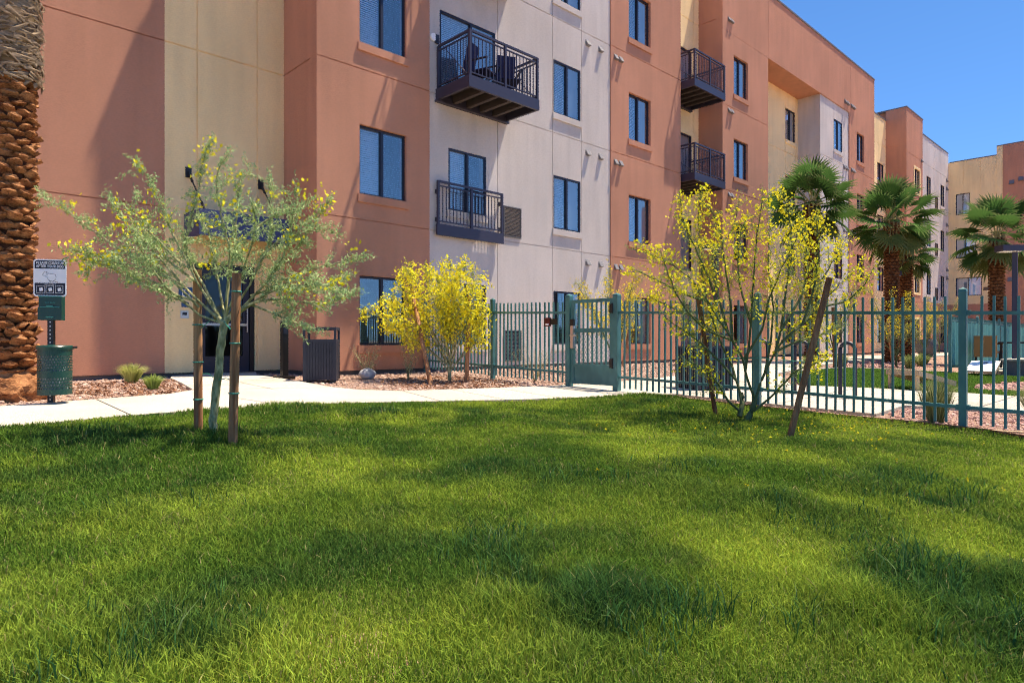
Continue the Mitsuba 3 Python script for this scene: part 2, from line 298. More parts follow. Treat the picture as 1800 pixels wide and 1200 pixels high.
def g_d(x, y):
    D = np.hypot(x, y); f = (x * FWD[0] + y * FWD[1]) / np.maximum(D, 0.3)
    d = np.where(D < 3, 21000, 21000 * (3 / np.maximum(D, 3)) ** 1.9)
    return np.where(D < 1.2, 2500, d * (0.12 + 0.88 * np.clip((f - 0.25) / 0.45, 0, 1)))
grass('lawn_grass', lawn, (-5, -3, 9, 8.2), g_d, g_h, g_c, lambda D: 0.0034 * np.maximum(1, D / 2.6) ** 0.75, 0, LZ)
def tf_c(x, y, r):
    c = np.array([0.045, 0.120, 0.034]) * r.uniform(0.6, 1.5, (len(x), 1)) * np.ones((1, 3)); q = r.random(len(x)) < .12; c[q] = np.array([.16, .24, .09]) * r.uniform(.7, 1.2, (q.sum(), 1)); return c
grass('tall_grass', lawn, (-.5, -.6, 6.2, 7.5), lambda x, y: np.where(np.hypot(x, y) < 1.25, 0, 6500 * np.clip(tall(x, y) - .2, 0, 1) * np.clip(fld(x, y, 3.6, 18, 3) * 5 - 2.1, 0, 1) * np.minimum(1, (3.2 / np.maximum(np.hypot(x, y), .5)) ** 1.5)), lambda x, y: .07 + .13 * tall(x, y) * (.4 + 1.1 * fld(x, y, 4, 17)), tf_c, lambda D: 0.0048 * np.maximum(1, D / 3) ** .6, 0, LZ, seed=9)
def g2_c(x, y, r): return np.array([0.13, 0.25, 0.04]) * r.uniform(0.7, 1.3, (len(x), 1)) * np.ones((1, 3))
grass('courtyard_grass', lawn2.difference(mulch_isl), (13, -1, 23, 8), lambda x, y: 900 + 0 * x, lambda x, y: 0.05 + 0 * x, g2_c, lambda D: 0.014 + 0 * D, 0, gz, seed=3)

# ---------------------------------------------------------------- gravel stones
ico = trimesh.creation.icosphere(subdivisions=0)
def stones(name, poly, dens, size, seed, cols=((0.30, 0.19, 0.14), (0.56, 0.42, 0.34))):
    from shapely import contains_xy
    r = np.random.default_rng(seed); x0, y0, x1, y1 = poly.bounds; n = int((x1 - x0) * (y1 - y0) * dens)
    x, y = r.uniform(x0, x1, n), r.uniform(y0, y1, n); ok = contains_xy(poly, x, y); x, y = x[ok], y[ok]; n = len(x)
    s = size * r.lognormal(0, 0.4, n); V0 = np.asarray(ico.vertices); m = len(V0)
    V = V0[None] * r.uniform(0.65, 1.25, (n, m, 1)) * (s[:, None, None] * r.uniform(0.6, 1.2, (n, 1, 3)) * np.array([1, 1, 0.7]))
    a = r.uniform(0, 6.28, n); ca, sa = np.cos(a)[:, None], np.sin(a)[:, None]
    V = np.stack([V[..., 0] * ca - V[..., 1] * sa, V[..., 0] * sa + V[..., 1] * ca, V[..., 2]], -1)
    V += np.stack([x, y, gz(x, y) - 0.045 + 0.25 * s], -1)[:, None]
    F = (np.asarray(ico.faces)[None] + (np.arange(n) * m)[:, None, None]).reshape(-1, 3)
    t = r.random((n, 1)); c = (np.array(cols[0]) * (1 - t) + np.array(cols[1]) * t) * r.uniform(0.7, 1.15, (n, 1))
    put(name, (V.reshape(-1, 3), F), 'm_stone', color=np.clip(np.repeat(c, m, 0), 0, 0.9), kind='stuff')
hard = walk.buffer(0.0).union(gate_walk).union(pad).union(lawn).union(lawn2)
bedA = Polygon([(-3, 9.3), (4, 9.3), (4.2, 13.65), (-3, 13.65)]).difference(walk.buffer(0.01))
bedB = Polygon([(5.2, 8.0), (9.0, 7.6), (9.0, 12.18), (6.25, 12.18), (6.25, 13.6), (5.2, 13.6)]).difference(walk.buffer(0.01))
bedC = Polygon([(9.0, 7.9), (9.0, 12.15), (19.5, 12.15), (19.5, 9.5), (13, 7.9)]).buffer(0).difference(gate_walk)
bedD = Polygon([(8.7, -2), (8.9, 5.6), (9.4, 5.9), (9.5, 2.8), (11, 3), (12.2, 0.6), (12.6, -1.6)]).buffer(0).difference(lawn.union(pad).union(gate_walk))
stones('gravel', bedA, 420, 0.016, 1); stones('gravel', bedB, 420, 0.016, 2); stones('gravel', bedC, 260, 0.02, 3)
stones('gravel', bedD, 420, 0.015, 4, ((0.36, 0.20, 0.17), (0.55, 0.38, 0.33)))
stones('gravel', mulch_isl, 130, 0.03, 5, ((0.36, 0.20, 0.17), (0.55, 0.38, 0.33)))
stones('gravel', Polygon([(15, 7.5), (19, 7.9), (22.3, 7.7), (28, 5.2), (29, 9), (22.8, 8.4), (16.7, 7.4)]).buffer(0).difference(hard), 60, 0.04, 6, ((0.36, 0.20, 0.17), (0.55, 0.38, 0.33)))
# wood-chip mulch round the flowering tree
def chips(poly, n, seed):
    from shapely import contains_xy
    r = np.random.default_rng(seed); x0, y0, x1, y1 = poly.bounds; x, y = r.uniform(x0, x1, n), r.uniform(y0, y1, n); ok = contains_xy(poly, x, y); x, y = x[ok], y[ok]
    mb = MB()
    for a, b in zip(x, y):
        u = unit([r.normal(), r.normal(), r.normal() * 0.3]); v = unit(np.cross(u, [0, 0, 1])); w = np.cross(u, v)
        L, wd = r.uniform(0.015, 0.05), r.uniform(0.004, 0.012)
        mb.obox((a, b, float(gz(a, b)) - 0.03 + r.uniform(0, .015)), u * L, v * wd, w * 0.003)
        mb.C.append(np.tile(np.array([0.20, 0.10, 0.055]) * r.uniform(0.4, 1.7), (8, 1)))
    put('bark_mulch', mb, 'm_stone', kind='stuff')
chips(Point(7.7, 9.7).buffer(1.3).union(Point(2.9, 11.4).buffer(1.3)).difference(walk.buffer(.02)), 5200, 8)

# ---------------------------------------------------------------- the building
B = thing('apartment_building', 'long four storey stucco apartment building in terracotta, beige and pale grey blocks', 'building')
def P_front(Y): return lambda s, z, d: np.stack([s, Y + d, z], -1)
def P_left(X): return lambda s, z, d: np.stack([X + d, s, z], -1)     # faces -x; s is y
HJ = (3.24, 6.43, 9.63, 12.83)
def wall(mat, mapf, s0, s1, z0, z1, hj=HJ, vj=(), holes=()):
    w = num(B + '__stucco_wall'); g = 0.011
    if z0 == -.3:
        z0 = .05; lows = sorted((a, b) for a, b, c, d in holes if c < .05); e = s0
        for a, b in lows + [(s1, s1)]:
            if a - e > .01: put(w + '__foundation', mbox(MB(), mapf, e + .003, a - .003, -.3, .0495, .05, .27), 'm_grille')
            e = b
    hs = [sbox(a, c, b, d) for a, b, c, d in holes]
    back = sbox(s0, z0, s1, z1)
    for h in hs: back = back.difference(h.buffer(0.002, join_style=2))
    put(w + '__backing', extrude(back, 0.024, 0.28, mapf), mat)
    zs = [z0] + [z for z in hj if z0 + .1 < z < z1 - .1] + [z1]; ss = [s0] + [s for s in vj if s0 < s < s1] + [s1]
    for i in range(len(ss) - 1):
        for j in range(len(zs) - 1):
            c = sbox(ss[i] + (g if i else 0), zs[j] + (g if j else 0), ss[i + 1] - (g if i < len(ss) - 2 else 0), zs[j + 1] - (g if j < len(zs) - 2 else 0))
            for h in hs: c = c.difference(h)
            if not c.is_empty: put(w + '__panel', extrude(c, 0.0, 0.028, mapf), mat)
    return w
def mbox(mb, mapf, s0, s1, z0, z1, d0, d1):
    a, b = mapf(np.array(s0), np.array(z0), np.array(d0)), mapf(np.array(s1), np.array(z1), np.array(d1)); return mb.box(a, b)
WR = np.random.default_rng(5)
def window(mapf, s0, s1, z0, z1, wallmat, reveal=0.04, kind='blind', sill=True, trim=False, glass='m_glass', split=0.5, tilt=0.6):
    w = num(B + '__window'); tilt = .12 if z0 < 1 else WR.choice([.45, .6, .85, 1.0]); tq = (1.05, .40) if z0 > 1 else (.12, .05); lift = WR.choice([0, 0, 0, .25, .5]) if s0 > 20 else 0; fw, fd = 0.045, 0.07; a, b = reveal, reveal + fd; g = 0.003
    m = MB(); s0i, s1i, z0i, z1i = s0 + g, s1 - g, z0 + g, z1 - g
    mbox(m, mapf, s0i, s0i + fw, z0i, z1i, a, b); mbox(m, mapf, s1i - fw, s1i, z0i, z1i, a, b)
    mbox(m, mapf, s0i + fw, s1i - fw, z0i, z0i + fw, a, b); mbox(m, mapf, s0i + fw, s1i - fw, z1i - fw, z1i, a, b)
    put(w + '__frame', m, 'm_frame')
    sm = s0 + (s1 - s0) * split; m = MB(); mbox(m, mapf, sm - 0.03, sm + 0.03, z0i + fw, z1i - fw, a - 0.004, b - 0.01); put(w + '__mullion', m, 'm_frame')
    for q, (u, v) in enumerate(((s0i + fw, sm - 0.03), (sm + 0.03, s1i - fw))):
        dd = a + (0.025 if q else 0.04)
        pv = mapf(np.array([u, v, v, u]), np.array([z0i + fw, z0i + fw, z1i - fw, z1i - fw]), np.full(4, dd))
        put(w + '__pane', (pv, [[0, 1, 2], [0, 2, 3]]), glass)
        if kind == 'open': continue
        if kind == 'shade' and q == 1:
            m = MB(); mbox(m, mapf, u - .01, v + .01, z0i + 0.01, z1i - 0.01, b + 0.02, b + 0.028); put(w + '__roller_shade', m, 'm_shade'); continue
        m = MB(); dv = b + 0.05; tilt = tq[q]
        zz = np.arange(z0i + 0.03 + lift * (z1i - z0i), z1i - 0.03, 0.046); dz, dd2 = 0.024 * math.sin(tilt), 0.024 * math.cos(tilt)
        for z in zz:
            c = mapf(np.array([u, v, v, u]), np.array([z - dz, z - dz, z + dz, z + dz]), np.array([dv - dd2, dv - dd2, dv + dd2, dv + dd2])); m.add(c, [[0, 1, 2], [0, 2, 3]])
        if len(zz): put(w + '__blind', m, 'm_blind', kind='stuff')
    if sill:
        m = MB(); mbox(m, mapf, s0 - 0.05, s1 + 0.05, z0 - 0.17, z0 - 0.001, -0.045, 0.06); put(w + '__sill', m, wallmat)
    if trim:
        m = MB(); q = 0.14
        mbox(m, mapf, s0 - q, s0, z0 - q, z1 + q, -0.03, 0.05); mbox(m, mapf, s1, s1 + q, z0 - q, z1 + q, -0.03, 0.05); mbox(m, mapf, s0, s1, z1, z1 + q, -0.03, 0.05); mbox(m, mapf, s0, s1, z0 - q, z0, -0.03, 0.05)
        put(w + '__trim', m, 'm_beige')
    return w
def floors(s0, s1, n=4, lo=0.58, hi=2.06, first=0): return [(s0, s1, lo + 3.2 * i - (0.03 if i == 3 else 0), hi + 3.2 * i) for i in range(first, n)]
def hood(mapf, s, z, k=1.0):
    m = MB(); w, h, p = 0.08 * k, 0.15 * k, 0.095 * k
    a = mapf(np.array([s - w, s + w, s + w, s - w, s - w, s + w]), np.array([z - h, z - h, z + h * .2, z + h * .2, z - h * .9, z - h * .9]), np.array([-.001, -.001, -.001, -.001, -p, -p]))
    m.add(a, [[0, 3, 4], [1, 5, 2], [3, 2, 5], [3, 5, 4], [0, 4, 5], [0, 5, 1]]); put(B + '__vent_hood', m, 'm_cap')
def louvre(mapf, s0, s1, z0, z1):
    key = num(B + '__wall_grille'); m = MB()
    for u, v in ((s0, s0 + .03), (s1 - .03, s1)): mbox(m, mapf, u, v, z0, z1, -0.03, 0.0)
    mbox(m, mapf, s0 + .03, s1 - .03, z0, z0 + .03, -0.03, 0.0); mbox(m, mapf, s0 + .03, s1 - .03, z1 - .03, z1, -.03, 0.0); put(key + '__frame', m, 'm_grille')
    m = MB()
    for z in np.arange(z0 + .04, z1 - .03, 0.035):
        m.add(mapf(np.array([s0 + .03, s1 - .03, s1 - .03, s0 + .03]), np.array([z, z, z + .03, z + .03]), np.array([-.026, -.026, -.004, -.004])), [[0, 1, 2], [0, 2, 3]])
    put(key + '__slats', m, 'm_navy', kind='stuff')
def cap(x0, x1, y0, y1, z): put(B + '__parapet_cap', MB().box((x0 - .03, y0 - .035, z + .001), (x1 + .03, y1 + .03, z + .07)), 'm_cap')
def roof(x0, x1, y0, y1, z): put(B + '__roof', MB().box((x0, y0, z - .3), (x1, y1, z)), 'm_cap')

F0, FG = P_front(12.2), P_front(12.235)
ZR = 15.1
# terracotta end wall and beige entry bay
FL = P_front(13.69)
wall('m_terra', FL, -9, 3.91, -.3, ZR)
wall('m_beige', FL, 3.91, 6.29, -.3, ZR, vj=(4.5, 5.7), holes=[(4.45, 5.66, -.31, 2.23)])
wall('m_terra', P_left(6.29), 12.212, 13.69, -.3, ZR)
wall('m_terra', F0, 6.292, 9.1, -.3, ZR, holes=floors(7.27, 8.46))
for f in floors(7.27, 8.46): window(F0, *f, 'm_terra', 0.07)
# grey block
gd = [(9.42, 11.19, 6.52, 8.45), (9.42, 11.19, 9.72, 11.65)]
wg = floors(9.68, 10.88, 2); wg2 = floors(13.36, 14.52)
wall('m_gray', FG, 9.1, 15.9, -.3, ZR, vj=(11.26, 13.33, 14.56), holes=gd + wg + wg2)
for f in wg: window(FG, *f, 'm_gray', 0.01)
for f in wg2: window(FG, *f, 'm_gray', 0.01, kind='shade')
for f in gd: window(FG, *f, 'm_gray', 0.01, sill=False, kind='shade', split=0.55)
for z in (9.42, 6.22, 3.02):
    for s in (14.83, 15.43): hood(FG, s, z)
    for s in (16.13, 16.38): hood(F0, s, z - .03)
louvre(FG, 11.46, 12.09, 3.35, 4.14); louvre(FG, 11.5, 12.1, 0.15, 0.95)
# terracotta block
wo = floors(16.81, 18.0)
wall('m_terra', F0, 15.9, 19.8, -.3, ZR, holes=wo)
for f in wo: window(F0, *f, 'm_terra', 0.09, kind='shade')
put(B + '__return_wall', MB().box((19.52, 12.483, -.3), (19.7998, 13.2, ZR - .002)), 'm_terra')
# beige balcony recess
FR = P_front(13.2)
rd = [(20.1, 22.2, 3.2 * i + .12, 3.2 * i + 2.06) for i in range(4)]
wall('m_beige', FR, 19.803, 22.7, -.3, ZR, vj=(22.3,), holes=rd)
for f in rd: window(FR, *f, 'm_beige', 0.03, sill=False, kind='shade')
wall('m_terra', P_left(22.7), 12.212, 13.2, -.3, ZR)
ws = floors(23.57, 24.72)
wall('m_terra', F0, 22.702, 26.5, -.3, 12.41, hj=(3.2, 6.4, 9.6), holes=ws)
for f in ws: window(F0, *f, 'm_terra', 0.09, kind='shade')
for z in (12.95, 9.5, 6.3):
    for s in (23.18, 23.4): hood(F0, s, z)
# header over the second recess
wall('m_terra', F0, 22.702, 39.6, 12.42, ZR, hj=(), vj=(26.5, 35.9))
put(B + '__soffit', MB().box((26.5, 12.4805, 12.42), (39.6, 13.3, 12.7)), 'm_terra')
FS = P_front(13.3)
w4 = floors(30.7, 31.82, lo=.62, hi=2.1)
put(B + '__return_wall', MB().box((26.22, 12.4805, -.3), (26.4998, 13.3, 12.419)), 'm_terra')
wall('m_beige', FS, 26.5, 32.1, -.3, 12.7, hj=(3.2, 6.4, 9.6), vj=(28.3, 30.68, 31.85), holes=w4)
for f in w4: window(FS, *f, 'm_beige', 0.03, kind='shade')
wall('m_gray', P_left(32.1), 12.262, 13.3, -.3, 12.419, hj=(3.2, 6.4, 9.6))
wp = floors(33.83, 34.93)
FP = P_front(12.25)
wall('m_gray', FP, 32.102, 35.8, -.3, 12.419, hj=(3.2, 6.4, 9.6), vj=(33.8, 34.96), holes=wp)
for f in wp: window(FP, *f, 'm_gray', 0.01, kind='shade')
wq = floors(36.87, 37.98)
wall('m_terra', F0, 35.8, 39.6, -.3, 12.419, hj=(3.2, 6.4, 9.6), holes=wq)
for f in wq: window(F0, *f, 'm_terra', 0.09, kind='shade')
for z in (12.9, 9.6, 6.4, 3.2):
    for s in (35.2, 35.55): hood(FP if z < 12 else F0, s, z, 1.3)
    for s in (36.1, 36.4): hood(F0, s, z, 1.3)
put(B + '__return_wall', MB().box((39.32, 12.4805, -.3), (39.5998, 13.36, ZR - .002)), 'm_terra')
# beige bay, tower, far grey block
FT = P_front(13.36)
w5 = floors(43.9, 45.1)
wall('m_beige', FT, 39.603, 45.5, -.3, 14.5, vj=(42.0,), holes=w5)
for f in w5: window(FT, *f, 'm_beige', 0.03, kind='shade', sill=False)
wall('m_terra', P_left(45.5), 12.212, 13.36, -.3, ZR)
put(B + '__tower_return', MB().box((45.79, 13.2, 13.5), (48.99, 15.5, ZR - .003)), 'm_terra')
w6 = floors(47.1, 48.3)
wall('m_terra', F0, 45.502, 49.0, -.3, ZR, hj=(3.2, 6.4, 9.6, 12.4), holes=w6)
for f in w6: window(F0, *f, 'm_terra', 0.05, kind='shade', sill=False, trim=True)
hood(F0, 48.7, 12.5, 1.4); hood(F0, 48.7, 9.3, 1.4)
w7 = floors(49.9, 50.95, 4, first=1) + floors(53.4, 54.4, 4, first=1); w8 = floors(49.9, 50.95, 1) + floors(53.4, 54.4, 1)
wall('m_gray', F0, 49.0, 55.5, 3.3, 14.17, hj=(6.4, 9.6, 12.4), vj=(51.9, 53.3), holes=w7)
wall('m_terra', F0, 49.0, 55.5, -.3, 3.297, hj=(), holes=w8)
for f in w7: window(F0, *f, 'm_gray', 0.03, kind='shade')
for f in w8: window(F0, *f, 'm_terra', 0.03, kind='shade')
for z in (9.75, 6.55, 3.5): louvre(F0, 51.95, 52.6, z, z + .85)
for z in (12.3, 9.1, 5.9): hood(F0, 55.0, z, 1.5); hood(F0, 55.0, z - .6, 1.5)
# perpendicular far wing
FW = P_left(55.5); FW2 = P_left(55.42)
wy = [(10.9, 11.75, 9.7, 11.2), (10.55, 11.75, 6.6, 8.0), (10.2, 11.75, 3.9, 5.2)]
wall('m_beige', FW, 9.35, 12.2, 3.3, 13.5, hj=(6.4, 9.6), vj=(10.3, 11.3), holes=wy)
for f in wy: window(FW, *f, 'm_beige', 0.05, kind='shade', sill=False)
wall('m_terra', FW, 9.35, 12.2, -.3, 3.297, hj=())
wall('m_beige', P_left(55.46), 9.0, 9.349, -.3, 14.1, hj=())
wall('m_terra', FW2, -14, 8.999, -.3, 14.1, hj=(3.2, 6.4, 9.6))
for (a, b) in ((8.5, 11.6), (8.0, 11.75), (8.6, 5.0), (10.9, 5.9)): hood(FW if a > 9.4 else FW2, a, b, 1.7)
# caps, roofs
cap(-9, 6.29, 13.69, 14.0, ZR); cap(6.29, 19.8, 12.2, 12.5, ZR); cap(19.86, 22.64, 13.2, 13.5, ZR); cap(22.7, 39.6, 12.2, 12.6, ZR); cap(39.66, 45.44, 13.36, 13.7, 14.5); cap(45.5, 49.0, 12.2, 15.5, ZR); cap(49.06, 55.4, 12.2, 12.5, 14.17)
cap(55.5, 55.8, 9.4, 12.1, 13.5); cap(55.46, 55.8, 9.0, 9.32, 14.1); cap(55.42, 55.75, -14, 8.93, 14.1)
roof(-9, 6.29, 13.98, 28, 14.6); roof(6.57, 39.31, 13.6, 28, 14.6); roof(6.573, 19.5, 12.49, 13.6, 14.59); roof(22.99, 39.31, 12.49, 13.6, 14.585); roof(39.33, 45.5, 13.65, 28, 14.0); roof(45.8, 55.7, 12.49, 28, 13.7)
roof(55.8, 70, -14, 28, 13.2)
put(B + '__rear_wall', MB().box((-9, 28.002, -.3), (70, 28.3, 14.6)), 'm_terra'); put(B + '__end_wall', MB().box((-9.3, 13.69, -.3), (-9.002, 28.3, 15)), 'm_terra')
put(B + '__end_wall', MB().box((55.8, -14.3, -.3), (70, -14.002, 14)), 'm_terra')
put(B + '__floor', MB().box((-8.9, 13.98, -.3), (55.6, 27.9, 0.02)), 'm_interior')
for i in range(1, 4): put(B + '__floor', MB().box((6.6, 14.0, 3.2 * i - .35), (55.6, 27.9, 3.2 * i - .05)), 'm_interior')
put(B + '__inner_wall', MB().box((-8.9, 17, -.29), (55.6, 17.1, 13)), 'm_interior')

# entry door
dk = num(B + '__entry_door')
m = MB(); x0, x1 = 4.455, 5.655; fr = 0.09
for a, b in ((x0, x0 + fr), (x1 - fr, x1)): m.box((a, 13.72, 0.0), (b, 13.86, 2.225))
m.box((x0 + fr, 13.72, 2.135), (x1 - fr, 13.86, 2.225)); put(dk + '__frame', m, 'm_black')
m = MB(); a0, a1 = x0 + fr + .004, x1 - fr - .004
m.box((a0, 13.755, .03), (a0 + .13, 13.80, 2.13)); m.box((a1 - .13, 13.755, .03), (a1, 13.80, 2.13)); m.box((a0 + .13, 13.755, .03), (a1 - .13, 13.80, .36)); m.box((a0 + .13, 13.755, 2.0), (a1 - .13, 13.80, 2.13)); m.box((a0 + .13, 13.755, 1.0), (a1 - .13, 13.80, 1.09)); put(dk + '__door_leaf', m, 'm_navy')
for z0, z1 in ((.36, 1.0), (1.09, 2.0)): put(dk + '__pane', (np.array([[a0 + .13, 13.78, z0], [a1 - .13, 13.78, z0], [a1 - .13, 13.78, z1], [a0 + .13, 13.78, z1]]), [[0, 1, 2], [0, 2, 3]]), 'm_glass_dark')
put(dk + '__push_bar', MB().box((a0 + .06, 13.70, .98), (a1 - .06, 13.735, 1.03)).box((a0 + .08, 13.735, .99), (a0 + .11, 13.76, 1.02)).box((a1 - .11, 13.735, .99), (a1 - .08, 13.76, 1.02)), 'm_chrome')
put(dk + '__handle', MB().tube([(a1 - .06, 13.70, .85), (a1 - .06, 13.70, 1.35)], .012, 8), 'm_chrome')
put(dk + '__threshold', MB().box((x0, 13.62, 0.001), (x1, 13.9, .022)), 'm_chrome')
# canopy over the entry
ck = num(B + '__entry_canopy')
m = MB().box((4.26, 12.85, 2.66), (6.02, 12.90, 3.15)).box((4.26, 12.90, 2.66), (4.31, 13.688, 3.15)).box((5.97, 12.90, 2.66), (6.02, 13.688, 3.15)); put(ck + '__fascia', m, 'm_canopy')
put(ck + '__deck', MB().box((4.31, 12.90, 2.95), (5.97, 13.688, 3.0)), 'm_under')
for x in (4.42, 5.86):
    rk = ck + '__tie_rod'; put(rk, MB().tube([(x - .02, 12.93, 3.13), (x - .08, 13.64, 3.93)], .013, 8).tube([(x - .025, 12.99, 3.19), (x - .035, 13.1, 3.32)], .024, 8).tube([(x - .068, 13.5, 3.77), (x - .078, 13.62, 3.91)], .024, 8), 'm_chrome' if False else 'm_black', smooth=40)
    put(ck + '__anchor_plate', MB().box((x - .14, 13.66, 3.88), (x - .03, 13.688, 4.08)).box((x - .10, 13.60, 3.90), (x - .06, 13.66, 4.0)), 'm_black')
# small wall fittings of the entry bay
def wall_sign(name, x0, x1, z0, z1, mat, label, cat, extra=None):
    key = thing(name, label, cat); put(key + '__plate', MB().box((x0, 13.672, z0), (x1, 13.689, z1)), mat)
    if extra: extra(key)
    return key
def wheel_mark(key):
    m = MB(); c = np.array([4.285, 13.668, 1.60]); g = np.linspace(0, 2 * np.pi, 17)
    m.tube(np.stack([c[0] + .065 * np.cos(g), 0 * g + c[1], c[2] + .065 * np.sin(g)], 1), .008, 5, False); put(key + '__emblem', m, 'm_white')
wall_sign('wall_sign', 4.16, 4.41, 1.49, 1.72, 'm_blue_sign', 'blue square entry sign with pale ring emblem left of the entry door', 'sign', wheel_mark)
wall_sign('small_wall_sign', 4.21, 4.34, 1.33, 1.43, 'm_blue_sign', 'small blue plaque under the square blue sign beside the entry door', 'sign')
def pad_face(key): put(key + '__screen', MB().box((4.225, 13.664, 1.175), (4.305, 13.671, 1.23)), 'm_ink')
wall_sign('entry_intercom', 4.19, 4.34, 1.11, 1.26, 'm_chrome', 'pale grey intercom box with dark display left of the entry door', 'intercom', pad_face)
put(B + '__smoke_detector', MB().tube([(9.22, 12.19, 7.72), (9.22, 12.236, 7.72)], .085, 16), 'm_white')

# ---------------------------------------------------------------- balconies
def balcony(X0, X1, Yw, Yf, zd, left=True, right=True, deck=True, rods=True):
    k = num(B + '__balcony'); zb, zt, top = zd - .13, zd + .13, zd + 1.12
    m = MB().box((X0, Yf, zb), (X1, Yf + .06, zt))
    if deck: m.box((X0, Yf + .06, zb), (X0 + .06, Yw - .002, zt)).box((X1 - .06, Yf + .06, zb), (X1, Yw - .002, zt)).box((X0 + .06, Yw - .10, zb), (X1 - .06, Yw - .002, zt))
    put(k + '__fascia', m, 'm_steel_paint')
    if deck:
        put(k + '__deck', MB().box((X0 + .06, Yf + .06, zt - .07), (X1 - .06, Yw - .10, zt - .02)), 'm_under')
        for x in np.linspace(X0 + .06, X1 - .06, 6)[1:-1]: put(k + '__joist', MB().box((x - .05, Yf + .06, zb + .004), (x + .05, Yw - .10, zt - .072)), 'm_under')
        put(k + '__ledger', MB().box((X0 - .03, Yw - .12, zb - .05), (X1 + .05, Yw - .004, zb - .001)), 'm_steel_paint')
    yr = Yf + .03; r1, r2, r0 = top, top - .10, zt + .07
    def run(p, q, n, skip_end=True):
        p, q = np.array(p), np.array(q)
        for z, h in ((r1, .05), (r2, .028), (r0, .028)):
            put(k + ('__top_rail' if z == r1 else '__rail'), MB().bar((*p, z), (*q, z), .045 if z == r1 else .03, h), 'm_steel_paint')
        for t in np.linspace(0, 1, n + 2)[1:-1]:
            a = p + (q - p) * t; put(k + '__baluster', MB().box((a[0] - .008, a[1] - .008, r0 + .014), (a[0] + .008, a[1] + .008, r2 - .014)), 'm_steel_paint')
    xm = (X0 + X1) / 2; e = .045
    posts = [(X0 + e, yr), (xm, yr), (X1 - e, yr)]
    for p in posts: put(k + '__post', MB().box((p[0] - .028, p[1] - .028, zt - .1 if not deck else zt), (p[0] + .028, p[1] + .028, top + .02)), 'm_steel_paint')
    run((X0 + e + .03, yr), (xm - .03, yr), 8); run((xm + .03, yr), (X1 - e - .03, yr), 8)
    if deck:
        n = max(6, int((Yw - Yf) / .115))
        for s, x in ((left, X0 + e), (right, X1 - e)):
            if s:
                run((x, yr + .03), (x, Yw - .06), n)
                put(k + '__post', MB().box((x - .025, Yw - .07, zt), (x + .025, Yw - .02, top)), 'm_steel_paint')
        if rods:
            for x in (X0 + .02, X1 - .02):
                put(k + '__tie_rod', MB().tube([(x, Yf + .10, zt + .03), (x, Yw - .03, zt + 1.16)], .011, 6).tube([(x, Yf + .13, zt + .06), (x, Yf + .22, zt + .15)], .02, 6), 'm_steel_paint')
                put(k + '__anchor', MB().box((x - .05, Yw - .05, zt + 1.06), (x + .05, Yw - .002, zt + 1.26)), 'm_navy')
    return k
balcony(9.3, 11.53, 12.235, 11.02, 6.41)
balcony(9.3, 11.53, 12.235, 11.02, 9.61)
balcony(9.25, 11.36, 12.235, 12.10, 3.26, deck=False)
balcony(19.9, 22.02, 13.2, 11.72, 9.5); balcony(19.9, 22.02, 13.2, 11.72, 6.3)
m = MB()
for x in (9.30, 11.31):
    for z in (3.45, 4.1): m.box((x - .02, 12.15, z), (x + .02, 12.234, z + .1))
put(B + '__railing_bracket', m, 'm_navy')
def patio_chair(x, y, z, rot, label):
    k = thing('patio_chair', label, 'chair', 'sling chairs on the balcony'); R = np.array([[math.cos(rot), -math.sin(rot), 0], [math.sin(rot), math.cos(rot), 0], [0, 0, 1]])
    M = np.eye(4); M[:3, :3] = R; M[:3, 3] = (x, y, z)
    def pp(name, mb, mat): v, f = mb.mesh; put(k + name, (v @ R.T + M[:3, 3], f), mat)
    pp('__seat', MB().box((-.25, -.25, .40), (.25, .25, .425)), 'm_sling')
    b = MB(); b.obox((0, .32, .78), (.24, 0, 0), (0, .012, 0.003), (0, -.10, .36)); pp('__backrest', b, 'm_sling')
    for sx in (-.27, .27):
        pp('__leg', MB().bar((sx, -.25, 0), (sx, -.25, .64), .03), 'm_navy'); pp('__leg', MB().bar((sx, .30, 0), (sx, .24, .64), .03), 'm_navy'); pp('__armrest', MB().bar((sx, -.28, .65), (sx, .30, .65), .05, .025), 'm_navy')
patio_chair(10.15, 11.55, 6.53, 0.35, 'dark blue sling chair on the balcony, nearer its left end'); patio_chair(10.95, 11.5, 6.53, -0.5, 'dark blue sling chair on the balcony, nearer its right end')

